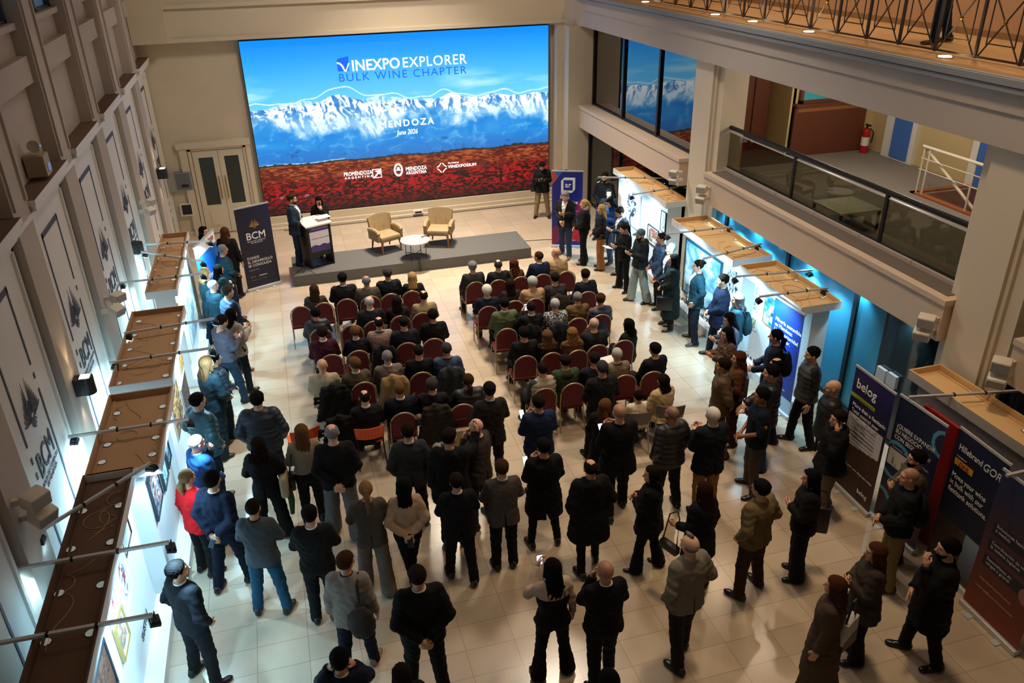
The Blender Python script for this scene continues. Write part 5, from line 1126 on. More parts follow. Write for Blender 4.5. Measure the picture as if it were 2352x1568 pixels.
def child(name, me, par, m, M=None, m2=None):
    o = bpy.data.objects.new(name, me); COL.objects.link(o); o.parent = par
    if not len(me.materials): me.materials.append(None)
    omat(o, *([m] if m2 is None else [m, m2]))
    if M is not None: o.matrix_local = M
    return o
SKIN = {0: 'c89a7c', 1: 'b5805f', 2: '9c6b4c', 3: 'd8ab90'}
HC = {'blk': '0d0c0d', 'dbr': '1c1410', 'br': '3a2618', 'lbr': '5f4228', 'aub': '4a2a1a', 'bl': 'a38455', 'dbl': '7a6040', 'gr': '77777a', 'lgr': 'a9a8a6', 'wh': 'cfccc6', 'dgr': '38383a', 'red': '2e1210', 'curlbl': '7a5730'}
def hairmat(c, st=''):
    if st == 'stubble': return mat('shaved_scalp', {'dbr': '9c745c', 'br': 'b08468', 'gr': 'b09280', 'blk': '80604e', 'lbr': 'ba8e72'}.get(c, '8a6650'), .5)
    return mat('hair', HC[c], .78, spec=.07, bump=.7, bscale=40, bstretch=(5, 5, .6), var=.35, vscale=30)
TOPS = {  # loose, hem, flare, style, sleeve
    'jacket': (.020, .80, .004, '', 1), 'blazer': (.016, .82, .006, '', 1), 'sweater': (.012, .90, 0, 'knit', 1), 'shirt': (.008, .90, 0, 'knit', 1), 'coat': (.026, .60, .035, '', 1), 'longcoat': (.026, .34, .05, '', 1),
    'puffer': (.032, .84, 0, 'puffer', 1), 'vest': (.026, .88, 0, 'vest', 0), 'hoodie': (.022, .86, 0, 'hood', 1), 'hoodcoat': (.030, .66, .05, 'hood', 1), 'polo': (.014, .86, 0, '', .45), 'crop': (.018, .98, .0, '', 1), 'blouse': (.018, .98, .0, '', 1), 'slip': (.016, .86, .02, 'slip', 0), 'boxy': (.030, .82, .0, '', 1)}
PEOPLE = []
def person(u, v, h, a, pose, hair, top, legs, label, sex='m', skin=0, shoe='151515', collar=None, hy=0, hp=0, sit=False, z0=0., seed=None, beard=None, glasses=False, wide=1.0, under=None, front=None, group=None, lanyard=False, lean=0, stance=None, heel=False, child_s=None, pxy=None):
    n = len(PEOPLE); s = h/1.75; wide = 1+(wide-1)*.6; seed = n if seed is None else seed
    top_z = z0+(1.745*s if not sit else (1.745*s+SEATDZ))
    p = atz(u, v, top_z) if pxy is None else Vector((*pxy, 0)); hip_off = 0
    stance = 'sit' if sit else (stance or ('stand', 'wide', 'step', 'stand', 'stepb')[seed % 5])
    st, tc = top[0], top[1]; g, zh, fl, style, slv = TOPS[st]
    if sit: zh = max(zh, .90) if st not in ('coat',) else .86
    if len(top) > 2 and isinstance(top[2], (int, float)): zh = top[2]
    hgrid = .0145 if p.y < 11 else .017
    # --- body
    Vb, Qb = surface_nets(trunk_fn(sex, pose, stance), (-.42, -.28, .0 if not sit else .42), (.42, .62 if sit else .45, 1.58), .028)
    mats = np.zeros(len(Qb), int); Vs, Qs, Ms, o_ = [Vb], [Qb], [mats], len(Vb)
    hv, hq, hm = HEADS[sex]; hc = np.array([0, .012, 1.627])
    Rh = (Matrix.Rotation(R(-hy), 3, 'Z') @ Matrix.Rotation(R(hp), 3, 'X')); Rn = np.array(Rh)
    Vs.append((hv+A(0, .012, .13))@Rn.T-A(0, .012, .13)*A(1, 1, 1)+A(0, 0, 0)+hc+A(0, -.012*0, 0)); Qs.append(hq+o_); Ms.append(hm); o_ += len(hv)
    MH = T(Vector(hc)-Vector((0, .012, .13))) @ Rh.to_4x4() @ T(Vector((0, .012, .13)))
    wrists = []
    for sx in (1, -1):
        S_, E_, W_p = arm_pts(pose, sx); pn = pose if isinstance(pose, str) else (pose[0] if sx > 0 else pose[1])
        d = A(*W_p)-A(*E_); d /= np.linalg.norm(d)
        hv2, hq2 = HANDS['grip' if pn in ('cross', 'phone', 'up', 'mouth', 'back', 'point', 'bag', 'ear') else 'relax']
        pal = {'side': A(-sx, 0, 0), 'back': A(0, 1, 0), 'front': A(0, -1, .2), 'cross': A(0, -1, 0), 'phone': A(-sx*.6, 0, .8), 'up': A(-sx, -.2, 0), 'pocket': A(-sx, 0, 0), 'mouth': A(-sx*.5, -1, 0), 'point': A(-1, 0, 0), 'lap': A(0, .1, -1), 'knee': A(0, 0, -1), 'bag': A(-sx, 0, 0), 'hipbag': A(-sx, 0, 0), 'ear': A(-sx, -.2, 0)}[pn]
        pal = pal-d*(pal@d); pal /= np.linalg.norm(pal); zax = -pal; xax = np.cross(d, zax); B = np.stack([xax, d, zax], 1); hvv = hv2.copy()
        mir = (sx < 0)
        if mir: hvv = hvv*A(-1, 1, 1)
        Vs.append(hvv*1.02@B.T+A(*W_p)+d*.012); Qs.append((hq2[:, ::-1] if mir else hq2)+o_); Ms.append(np.zeros(len(hq2), int)); o_ += len(hv2); wrists.append(Vector(A(*W_p)+d*.08))
    V = np.concatenate(Vs); 
    if sit: V = V+A(0, 0, SEATDZ/s)
    me = quads_mesh('person', V, np.concatenate(Qs), True, np.concatenate(Ms))
    skc = SKIN[skin]; eyb = HC['dbr'] if hair is None or hair[1] not in ('wh', 'lgr', 'gr') else '6a6664'
    for m in (mat('skin', skc, .5, bump=.05), mat('lips', '9c5a4c', .45), mat('eye_white', 'dcd8d2', .3), mat('brow_and_iris', eyb, .6)): me.materials.append(m)
    root = bpy.data.objects.new('person', me); COL.objects.link(root); tag(root, label, 'person', group)
    root.scale = (s*wide, s*wide, s); rz = -R(a); root.rotation_euler = (0, 0, rz)
    off = Matrix.Rotation(rz, 3, 'Z') @ Vector((0, .0, 0)); root.location = (p.x, p.y, z0)
    dz = SEATDZ/s if sit else 0; MT = T((0, 0, dz))
    key = (sex, pose, stance, st, zh, seed % 3, round(hgrid, 4))
    col_m = (shiny if style in ('puffer', 'vest') else cloth)(tc) if isinstance(tc, str) else tc
    ub = under or tc
    if st in ('vest', 'slip'):
        m_ = cached('shirt', (sex, pose, stance, 'u', seed % 3, hgrid), lambda: top_fn(sex, pose, .006, .9, 0, '', 1, seed % 3), (-.42, -.30, .85), (.42, .46, 1.55), hgrid)
        child('shirt', m_, root, cloth(ub) if isinstance(ub, str) else ub, MT)
    nm = {'jacket': 'jacket', 'blazer': 'jacket', 'boxy': 'jacket', 'sweater': 'sweater', 'shirt': 'shirt', 'coat': 'coat', 'longcoat': 'coat', 'puffer': 'jacket', 'vest': 'vest', 'hoodie': 'hoodie', 'hoodcoat': 'coat', 'polo': 'polo_shirt', 'crop': 'jacket', 'blouse': 'blouse', 'slip': 'top'}[st]
    m_ = cached(nm, key, lambda: top_fn(sex, pose, g, zh, fl, style, slv, seed % 3), (-.44, -.32, zh-.04), (.44, .48, 1.62 if pose != 'point' else 1.62), hgrid)
    child(nm, m_, root, col_m, MT)
    lst, lc = legs; m_ = cached('trousers', (sex, stance, lst, hgrid), lambda: leg_fn(sex, stance, lst, 1.04), (-.36, -.30, .0 if not sit else .40), (.36, .60 if sit else .32, 1.07), hgrid)
    child('trousers', m_, root, cloth(lc) if isinstance(lc, str) else lc, MT)
    if not sit or True:
        for sx in (1, -1):
            hpt, k, an = leg_pts(stance, sx); sole = '2a2622' if not isinstance(shoe, tuple) else shoe[1]; sc_ = shoe if not isinstance(shoe, tuple) else shoe[0]
            zf = (an[2]-.085 if not sit else -dz); fa = -R(sx*(12 if stance != 'crossed' else -4)); fy = an[1]+.0
            child('shoe', HEEL if heel else SHOE, root, mat('leather', sc_, .3), T((an[0], fy, 0)) @ Matrix.Rotation(fa, 4, 'Z'), mat('sole', sole, .6))
    if hair: child('hair' if hair[0] != 'cap' else 'cap', hair_mesh(hair[0]), root, hairmat(hair[1], hair[0]) if hair[1] in HC else cloth(hair[1]), MT @ MH)
    if beard: child('beard', BEARD, root, hairmat(beard), MT @ MH)
    if glasses: child('glasses', GLASSES, root, BLACKP, MT @ MH)
    if collar: child('collar', COLLAR, root, cloth(collar), MT)
    if lanyard:
        m_ = cached('lanyard', (), lambda: lanyard_fn, (-.11, -.12, 1.40), (.11, .10, 1.52), .007); child('lanyard', m_, root, cloth('101014'), MT)
    if front:   # open jacket: shirt front showing
        f0 = top_fn(sex, pose, g+.004, .9, 0, style if style == 'puffer' else '', 0, seed % 3)
        def ff(P): w_ = np.interp(P[:, 2], [.92, 1.05, 1.15, 1.40, 1.48], [.03, .02, .02, .065, .075]); return np.maximum(np.maximum(f0(P), np.abs(P[:, 0])-w_), .04-P[:, 1])
        m_ = cached('shirt_front', (sex, st, seed % 3), lambda: ff, (-.1, 0, .9), (.1, .25, 1.5), .0085); child('shirt_front', m_, root, cloth(front), MT)
    PEOPLE.append(root)
    Mw = T(root.location) @ Matrix.Rotation(rz, 4, 'Z') @ Matrix.Diagonal((s*wide, s*wide, s, 1)) @ MT
    return dict(o=root, M=Mw, hands=[Mw @ w for w in wrists], head=Mw @ Vector(hc), rz=rz)
def P_(pr, *q): return pr['M'] @ Vector(q)
# ---- things people hold or carry (things of their own)
def phone(pr, label, lit=True, pos=None, tilt=-50, side=None):
    c = (pr['hands'][0]+pr['hands'][1])/2 if side is None else pr['hands'][side]
    if pos: c = P_(pr, *pos)
    o = MB().box((-.037, -.004, -.075), (.037, .004, .075), bev=.003).obj('phone', BLACKP); o.location = c; o.rotation_euler = (R(tilt), 0, pr['rz']); tag(o, label, 'phone')
    s = MB().box((-.033, -.0048, -.068), (.033, -.0042, .068)).obj('phone_screen', em('phone_glow', 'cfe6ff', 1.6) if lit else mat('phone_glass', '202834', .1), o)
def sdf_thing(name, fn, lo, hi, h, m, pr, q, label, cat, rz=0):
    V, Q = surface_nets(fn, lo, hi, h); o = new_obj(name, quads_mesh(name, V, Q), m); o.location = P_(pr, *q); o.rotation_euler = (0, 0, pr['rz']+rz); return tag(o, label, cat)
def backpack(pr, col, label, q=(0, -.2, 1.16), sc=1.0, sling=False):
    o = sdf_thing('backpack', lambda P: smin(ell(P, (0, 0, 0), (.155*sc, .085*sc, .23*sc)), ell(P, (0, -.06, -.07), (.11*sc, .05*sc, .11*sc)), .03)+.004*wr(P, 2), (-.22, -.18, -.3), (.22, .14, .3), .014, cloth(col), pr, q, label, 'backpack')
    if sling:
        dq = Vector(q); MB().tube([Vector(p)-dq for p in ((.15, -.20, 1.10), (.13, -.165, 1.28), (.12, -.11, 1.42), (.12, .0, 1.475), (.13, .12, 1.40), (.16, .16, 1.2), (.2, .05, 1.0))], .018, 6).obj('strap', cloth(col), o, True); return o
    for sx in (-1, 1):
        MB().tube([(sx*.1, .03, .17), (sx*.125, .10, .30), (sx*.135, .24, .29), (sx*.15, .31, .16), (sx*.17, .30, .0), (sx*.18, .18, -.14), (sx*.13, .06, -.2)], .017, 6).obj('strap', cloth(col), o, True)
    return o
def shoulder_bag(pr, col, label, side=1, q=None, size=(.15, .06, .12), strap=True):
    q = q or (side*.27, -.02, .95); w, d, h_ = size
    o = MB().box((-d, -w, -h_), (d, w, h_), bev=.025).obj('handbag', mat('bag_leather', col, .4), None, True); o.location = P_(pr, *q); o.rotation_euler = (0, 0, pr['rz']); tag(o, label, 'bag')
    if strap: MB().tube([(0, -w*.8, h_), (-side*.06, -w*.5, .45), (-side*.1, 0, .50), (-side*.06, w*.6, .43), (0, w*.8, h_)], .010, 6).obj('strap', mat('bag_leather', col, .4), o, True)
    return o
def camera_thing(pr, label, lens=.1):
    o = MB().box((-.07, -.035, -.05), (.07, .035, .045), bev=.01).box((-.03, -.03, .045), (.03, .03, .07), bev=.006).obj('camera', BLACKP, None, True); o.location = (pr['hands'][0]+pr['hands'][1])/2+Vector((0, 0, .02)); o.rotation_euler = (R(10), 0, pr['rz']); tag(o, label, 'camera')
    MB().cyl((0, 0, 0), .036, lens, 20, M=T((0, .03, 0)) @ Matrix.Rotation(R(-90), 4, 'X')).obj('lens', BLACKP, o, True)
def draped(u, v, col, label, sc=1.0, ztop=.97, puff=False):
    p = atz(u, v, ztop)
    def f(P):
        x, y, z = P.T
        d = loft(P, [(.30, .25, .05, -.05), (.60, .27, .075, -.04), (.82, .235, .075, -.02), (.93, .14, .06, 0), (ztop, .05, .03, 0)], 2.2)
        d = d+.012*np.sin(x*38+3*np.sin(z*6)); 
        if puff: d = d-.008*np.abs(np.sin(z*pi/.08))
        return np.maximum(d, .30+.05*np.sin(x*14)-z)
    V, Q = surface_nets(f, (-.32, -.18, .25), (.32, .12, 1.0), .014); o = new_obj('draped_coat', quads_mesh('draped_coat', V, Q), cloth(col)); o.location = (p.x, p.y+.02, 0); o.scale = (sc, 1, 1); return tag(o, label, 'coat')
# ------------------------------------------------------------ seated audience
LB = 'audience seated in the left block'; RB = 'audience seated in the right block'
def sit(u, v, hair, top, label, grp, sex='m', skin=0, pose='lap', a=0, legs=('reg', '17181c'), h=None, **kw):
    kw['wide'] = kw.get('wide', 1.0)+.07
    return person(u, v, h or (1.74 if sex == 'm' else 1.64), a, pose, hair, top, legs, label, sex, skin, sit=True, group=grp, **kw)
S = {}
# left block, front row
sit(720, 655, ('vlong', 'br'), ('jacket', '3a3430'), 'long brown haired woman in a brown-grey jacket seated first in the left front row', LB, 'f', a=5)
sit(785, 628, ('short', 'blk'), ('jacket', '16181d'), 'broad dark haired man in a black jacket seated second in the left front row', LB, wide=1.14, collar='c8d4d8')
sit(840, 634, ('fringe', 'gr'), ('jacket', '4a423c'), 'balding grey man in a brown-grey jacket seated in the middle of the left front row', LB, skin=1)
sit(889, 617, ('short', 'dgr'), ('jacket', '131922'), 'dark grey haired man in a dark navy jacket seated fourth in the left front row', LB, wide=1.08)
sit(946, 626, ('long', 'bl'), ('jacket', '15151a'), 'long blonde haired woman in black seated at the aisle end of the left front row', LB, 'f', a=8)
# second row
sit(723, 708, ('curly', 'blk'), ('puffer', '1b242e'), 'dark curly haired person in a blue-black padded jacket in the left second row', LB, 'f', a=-5)
sit(847, 682, ('fringe', 'lgr'), ('sweater', '1a181e'), 'bald grey-rimmed man in a dark sweater with white collar in the left second row', LB, collar='d8dade', skin=3, wide=1.08)
sit(910, 680, ('vlong', 'dbr'), ('jacket', '1a1114'), 'woman with long dark hair in black in the left second row', LB, 'f')
sit(972, 668, ('fringe', 'dbr'), ('blazer', '8c7a5e'), 'balding man in a beige blazer at the aisle end of the left second row', LB, skin=3)
# third row
sit(738, 751, ('thick', 'dbr'), ('sweater', '3a1420'), 'man in a burgundy sweater with white shirt collar in the left third row', LB, collar='e8e4e0')
sit(814, 750, ('thick', 'lbr'), ('sweater', '14151c'), 'grey-brown haired person in a black sweater with white collar in the left third row', LB, 'f', collar='e0e4e8')
sit(869, 729, ('balding', 'dbr'), ('shirt', pattern_mat('checked_cloth', 'a68f80', '5c4a48', 'check', 28)), 'balding man in a small checked shirt in the left third row', LB, lanyard=True)
sit(926, 728, ('short', 'dbr'), ('sweater', '15161f'), 'brown haired man in a navy-black sweater in the left third row', LB, wide=1.05)
sit(993, 711, ('curly', 'blk'), ('jacket', '0e0f12'), 'black haired man with dotted scarf edge, aisle end of the left third row', LB, collar='9a9ca2', a=5)
# fourth row
sit(738, 826, ('stubble', 'lbr'), ('sweater', 'a59b84'), 'bald man in a beige sweater at the outer end of the left fourth row', LB, skin=3, a=8, wide=1.05)
sit(813, 822, ('thick', 'lbr'), ('blazer', '4c4336'), 'light brown haired man in an olive-brown blazer in the left fourth row', LB, a=-12, collar='e6e6e6', hy=-20)
sit(888, 806, ('crop', 'gr'), ('sweater', '6a6157'), 'short grey haired man in a grey-brown sweater in the left fourth row', LB, collar='e6e6e6')
sit(960, 793, ('crop', 'dbr'), ('sweater', '0f0f12'), 'short haired man in plain black in the left fourth row', LB)
sit(1025, 788, ('crop', 'dgr'), ('shirt', '3a4c66'), 'man in a blue shirt with lanyard at the aisle end of the left fourth row', LB, a=8, lanyard=True, wide=1.05)
# fifth row
sit(836, 898, ('fringe', 'dbr'), ('sweater', '15181f'), 'bald man on the orange chair in the last row of the left block', LB, skin=3, collar='e6e6e6')
sit(916, 880, ('crop', 'lbr'), ('jacket', '0f1420'), 'close-cropped man in a dark navy jacket in the last row of the left block', LB, skin=1, collar='e6eaee', wide=1.08)
sit(991, 870, ('thick', 'dgr'), ('jacket', '12151c'), 'tousled grey-black haired man in dark navy in the last row of the left block', LB, a=12)
sit(1075, 860, ('lowpony', 'br'), ('puffer', '0f1013'), 'slicked-back haired person in a black padded jacket, aisle end of last left row', LB, wide=1.05)
# right block, front row
sit(1085, 601, ('short', 'gr'), ('jacket', '2b2a2c'), 'grey haired man in a charcoal jacket at the aisle end of the right front row', RB, a=-4)
sit(1144, 597, ('fringe', 'dgr'), ('jacket', '17171a'), 'balding man with glasses in black, second in the right front row', RB, glasses=True, skin=3, hy=15)
sit(1180, 596, ('longw', 'aub'), ('jacket', '4a3420'), 'woman with auburn hair in a brown fur jacket in the right front row', RB, 'f', hy=-30)
sit(1238, 578, ('crop', 'br'), ('jacket', '14203a'), 'man in a navy blue jacket, fourth in the right front row', RB, a=-6, collar='e0e0e0', hy=-35)
sit(1278, 570, ('stubble', 'br'), ('blazer', 'a58c66'), 'bald man in a light tan blazer at the wall end of the right front row', RB, skin=3, hy=-35, wide=1.06)
# second row
sit(1118, 655, ('thick', 'wh'), ('sweater', '101626'), 'white haired man in a navy sweater at the aisle end of the right second row', RB, a=5, collar='b8cfe0', legs=('reg', '7a6a50'))
sit(1172, 642, ('long', 'dbr'), ('jacket', '20181a'), 'long dark haired woman in the right second row', RB, 'f')
sit(1223, 636, ('thick', 'lgr'), ('blazer', '9c7f60'), 'white haired man in a tan jacket in the right second row', RB, wide=1.08)
sit(1275, 627, ('short', 'dbr'), ('jacket', '30282a'), 'dark haired man in a grey-brown jacket in the right second row', RB)
sit(1345, 619, ('short', 'dbr'), ('jacket', '15171e'), 'dark haired man in a black jacket at the wall end of the right second row', RB, a=-8, pose='front')
# third row
sit(1158, 685, ('short', 'blk'), ('blazer', '4e5a42'), 'black haired man in a moss green blazer in the right third row', RB, collar='dfe6ea', wide=1.1)
p_up = sit(1220, 693, ('crop', 'dbr'), ('sweater', '0e0f12'), 'man in a black sweater holding up a phone in the right third row', RB, pose='up', collar='dfe6ea')
phone(p_up, 'phone held up high by the seated man in black, screen lit blue', tilt=0)
sit(1275, 686, ('crop', 'lgr'), ('sweater', pattern_mat('speckled_knit', '15171a', 'a8adb2', 'blotch', 34)), 'grey cropped person in a black and white patterned top in the right third row', RB, wide=1.04)
sit(1327, 671, ('crop', 'gr'), ('sweater', '5c4a2e'), 'grey haired man in an olive brown sweater in the right third row', RB, glasses=True)
sit(1380, 675, ('short', 'br'), ('vest', '16203a'), 'man in a navy padded vest at the wall end of the right third row', RB, under='5f4c46', skin=1)
# fourth row
sit(1204, 752, ('curly', 'blk'), ('sweater', '101014'), 'black curly haired man in a black sweater, aisle end of right fourth row', RB, wide=1.08)
sit(1257, 759, ('longc', 'lbr'), ('sweater', '0f0f12'), 'woman with curly brown hair in black in the right fourth row', RB, 'f')
sit(1315, 753, ('longc', 'curlbl'), ('sweater', '5a4128'), 'woman with curly honey blonde hair in a brown knit in the right fourth row', RB, 'f')
sit(1365, 731, ('stubble', 'gr'), ('jacket', '1f1f22'), 'bald man in a dark padded jacket with hand on cheek in the right fourth row', RB, skin=3, pose=('lap', 'mouth'), wide=1.06)
sit(1445, 733, ('vlong', 'blk'), ('jacket', '121318'), 'woman with very long black hair at the wall end of the right fourth row', RB, 'f', a=-35)
# fifth row
sit(1246, 834, ('crop', 'dbr'), ('vest', '9a8f80'), 'young man in a light grey padded vest, aisle end of right fifth row', RB, under='3a3a40', a=-10, collar='b8b0a4')
sit(1299, 816, ('short', 'dbr'), ('hoodie', '33442c'), 'man in a dark green hoodie in the right fifth row', RB)
sit(1366, 811, ('short', 'dbr'), ('jacket', '12161f'), 'dark haired man in a navy jacket half hidden behind the standing man in black', RB)
sit(1418, 800, ('crop', 'lgr'), ('sweater', '726554'), 'grey cropped man in a taupe sweater with lanyard holding a paper, right fifth row', RB, lanyard=True, pose='phone')
pp = MB().box((-.15, -.002, -.1), (.15, .002, .1)).obj('programme_sheet', mat('paper', 'f4f4f4', .6)); pp.location = atz(1393, 830, 1.0); pp.rotation_euler = (R(-60), 0, R(10)); tag(pp, 'white printed sheet held open by the man in the taupe sweater', 'paper')
sit(1506, 789, ('short', 'blk'), ('sweater', '10131a'), 'black haired man in a dark navy sweater, wall end of right fifth row', RB, a=-12, wide=1.06)
kid = sit(1467, 899, ('thick', 'blk'), ('sweater', 'cfc5ae'), 'child in a white sweatshirt with red lettering on a grey-brown plastic chair', RB, h=1.38)
text('POLASK', .075, kid['o'], T((0, -.155, 1.27+SEATDZ/(1.38/1.75))), mat('red_print', 'b03028', .7), .01, 'CENTER')
sit(1525, 861, ('bob', 'dbr'), ('longcoat', 'b8a27c'), 'short dark haired woman in a beige coat on a grey-brown plastic chair', RB, 'f', a=-15)

# ------------------------------------------------------------ coats over chairs, bags
draped(880, 793, '101012', 'black coat draped over a chair behind the man in the checked shirt'); draped(902, 862, '8c7450', 'camel coat draped over a chair in the fourth row of the left block', 1.12)
draped(1034, 843, '262c30', 'blue-grey coat draped over the aisle chair of the left fourth row', 1.08); draped(764, 884, '0d0f10', 'black quilted coat draped over the outer chair of the left fourth row', 1.12, puff=True)
draped(780, 956, '0b0b0c', 'black quilted coat draped over the chair between the two orange chairs', 1.18, puff=True); draped(1000, 930, '26221a', 'dark olive padded coat draped over a chair in the last left row', 1.12, puff=True)
draped(1284, 677, '2a241c', 'dark olive coat draped over a chair in the second row of the right block'); draped(1219, 746, '0e0e11', 'black coat draped over a chair in the third row of the right block', .95); draped(1283, 742, '12151f', 'navy coat draped over a chair in the third row of the right block')
o = MB().box((-.19, -.05, 0), (.19, .06, .32), bev=.02).obj('tote_bag', cloth('a3937a')); o.location = (atz(1062, 1005, .4).x, atz(1062, 1005, .4).y, .25); tag(o, 'beige canvas tote bag hanging behind the empty-looking aisle chair', 'bag')
MB().tube([(-.1, 0, .31), (-.09, 0, .5), (.09, 0, .5), (.1, 0, .31)], .01, 6).obj('strap', cloth('2a2622'), o, True)

# ------------------------------------------------------------ standing: by the stage
F, M_ = 'f', 'm'
def st(u, v, h, a, pose, hair, top, legs, label, sex='m', **kw): return person(u, v, h, a, pose, hair, top, legs, label, sex, **kw)
q = st(668, 446, 1.80, 108, 'front', ('short', 'br'), ('jacket', '1c2c3e'), ('reg', '18243c'), 'man in a navy suit and glasses standing on the stage left of the lectern', z0=.27, front='c8d0dc', glasses=True, beard='br', collar='dfe4ea', stance='stand')
pp = MB().box((-.07, -.002, -.1), (.07, .002, .1)).obj('note_sheet', mat('paper', 'f4f4f4', .6)); pp.location = P_(q, .02, .25, .86); pp.rotation_euler = (R(15), 0, q['rz']); tag(pp, 'white sheet in the hands of the man in the navy suit on the stage', 'paper')
q = st(731, 449, 1.60, 188, ('lap', 'mouth'), ('vlong', 'blk'), ('jacket', '121214'), ('reg', '121214'), 'long dark haired woman in black reading at the lectern into a microphone', F, z0=.27, hp=-22, stance='stand')
mi = MB().tube([(0, 0, -.1), (0, 0, .08)], [.011, .014], 8).sph((0, 0, .1), .024).obj('handheld_microphone', BLACKP, None, True); mi.location = q['hands'][1]+Vector((0, 0, .0)); mi.rotation_euler = (R(15), 0, q['rz']); tag(mi, 'black handheld microphone at the mouth of the woman at the lectern', 'microphone')
q = st(1245, 368, 1.70, 200, 'phone', ('short', 'dbr'), ('jacket', '18181a'), ('reg', '8f7c5c'), 'photographer in black jacket and khaki trousers looking down at a camera by the screen', hp=-35, wide=1.05, stance='wide')
camera_thing(q, 'small camera in the hands of the photographer in khaki trousers', .05); shoulder_bag(q, '101012', 'black camera bag on the left hip of the photographer in khaki trousers', 1)
person(1284, 384, 1.62, 190, 'side', ('long', 'dbr'), ('jacket', '15151a'), ('reg', '15151a'), 'dark haired woman showing only her head above the blue and red banner', 'f', pxy=(7.45, 20.9))
q = st(1300, 437, 1.76, 222, ('front', 'phone'), ('thick', 'gr'), ('blazer', '1d1d20'), ('reg', '2c3f5c'), 'older grey haired photographer in a black blazer and jeans before the blue and red banner', front='d8d4cc', shoe='6b4a2e', wide=1.05, hp=-20)
camera_thing(q, 'black camera with long lens held by the older photographer', .2); shoulder_bag(q, '0f0f10', 'black camera bag at the hip of the older photographer', -1)
st(1343, 458, 1.68, -62, 'front', ('pony', 'bl'), ('boxy', '121315', .95), ('flare', '101113'), 'blonde woman with high ponytail in black pullover and flared trousers by the photographer', F, skin=3)
st(1390, 396, 1.86, 215, 'front', ('short', 'dbr'), ('sweater', '121316'), ('reg', '243a5a'), 'tall bearded man with glasses in a black sweater at the dark glazing', beard='dbr', glasses=True)
st(1399, 434, 1.66, 200, 'side', ('long', 'dbr'), ('jacket', '16181c'), ('reg', '16181c'), 'woman with dark hair half hidden behind the woman in the navy blazer', F)
st(1383, 470, 1.66, -70, 'front', ('vlong', 'bl'), ('blazer', '14161c', .88), ('wide', '8a5a2c'), 'long blonde haired woman in black blazer and rust corduroy trousers', F, lanyard=True)
st(1405, 452, 1.70, -110, 'phone', ('long', 'blk'), ('blazer', '16305c', .86), ('reg', pattern_mat('pinstripe_cloth', '18263f', '6a7690', 'stripe', 40)), 'dark haired woman in a navy blazer and pinstriped trousers looking down', F, hp=-25)
q = st(1430, 474, 1.78, -95, 'phone', ('short', 'dbr'), ('jacket', '1d2228'), ('reg', '14161a'), 'young man with glasses in a dark jacket looking at his phone near the tree picture', hp=-25, glasses=True, front='c8d0d4'); phone(q, 'phone in the hands of the young man with glasses')
q = st(1437, 513, 1.64, -100, 'phone', ('pony', 'dbr'), ('crop', '121316', .95), ('flare', '101114'), 'woman with dark ponytail in black writing on a white notepad', F, hp=-15, lanyard=True)
o = MB().box((-.11, -.08, -.006), (.11, .08, .006)).obj('notepad', mat('paper', 'f4f4f4', .6)); o.location = (q['hands'][0]+q['hands'][1])/2+Vector((-.12, 0, -.02)); o.rotation_euler = (R(15), 0, q['rz']); tag(o, 'white notepad held by the woman with the dark ponytail', 'notepad')
st(1475, 526, 1.74, -95, 'phone', ('cap', '4e6673'), ('hoodie', '20272b'), ('wide', '8f9893'), 'bearded man in a grey-blue flat cap, dark hooded jacket and pale grey trousers', beard='dbr', hp=-10)
st(1521, 535, 1.76, -78, 'front', ('crop', 'dbr'), ('puffer', '1c3450'), ('reg', '14171d'), 'man in a navy quilted jacket with clasped hands by the farthest right booth', skin=1)
q = st(1543, 558, 1.76, -92, 'lap', ('crop', 'gr'), ('jacket', '182028'), ('reg', '14171d'), 'grey haired man with glasses holding a dark folder', glasses=True, front='cfe0e6')
o = MB().box((-.1, -.01, -.13), (.1, .01, .13)).obj('folder', mat('navy_folder', '1a2a4c', .5)); o.location = P_(q, -.05, .32, 1.02); o.rotation_euler = (R(-35), 0, q['rz']); tag(o, 'dark blue folder held by the grey haired man with glasses', 'folder')
q = st(1549, 584, 1.70, -62, ('side', 'front'), ('vlong', 'blk'), ('longcoat', '16211f'), ('slim', '101214'), 'woman with very long black hair in a long dark green coat and heels', F, heel=True, shoe='2a1a1e')
shoulder_bag(q, '0e0f11', 'large black handbag held by the woman in the long dark green coat', -1, (-.22, .12, .72), (.17, .06, .15))
lg = st(1606, 597, 1.80, -72, 'pocket', ('crop', 'dbr'), ('jacket', '1b3d4a'), ('reg', '1a2230'), 'man in a teal jacket with small white chest logo, hands in pockets', front='d0dde2', shoe=('1e2a30', 'dddddd'))
MB().box((-.11, .158, 1.30), (-.06, .166, 1.335)).obj('chest_logo', mat('white_print', 'e8ecee', .6), lg['o'])
st(1663, 631, 1.78, -70, 'front', ('short', 'dbr'), ('coat', '131c32', .74), ('reg', '1a2130'), 'dark haired man in a navy blue short coat before the brush-writing panel')
q = st(1697, 675, 1.74, -62, 'front', ('bob', 'gr'), ('hoodie', '1f4450'), ('reg', '1a2430'), 'person with wavy grey hair and glasses in a teal hooded jacket with backpack', glasses=True); backpack(q, '163640', 'teal backpack worn by the grey haired person')
q = st(1682, 718, 1.66, -82, 'phone', ('long', 'blk'), ('jacket', '4b4a50'), ('reg', '16181d'), 'black haired woman in a grey jacket looking at her phone', F, hp=-15); phone(q, 'phone held by the black haired woman in the grey jacket')
q = st(1676, 752, 1.66, -82, 'phone', ('vlong', 'blk'), ('boxy', pattern_mat('brown_leopard', '3c2a20', '6b5140', 'blotch', 26), .78), ('reg', '18243a'), 'long black haired woman in a brown patterned fleece jacket holding a phone', F, hp=-8); phone(q, 'phone held by the woman in the brown patterned jacket', False)
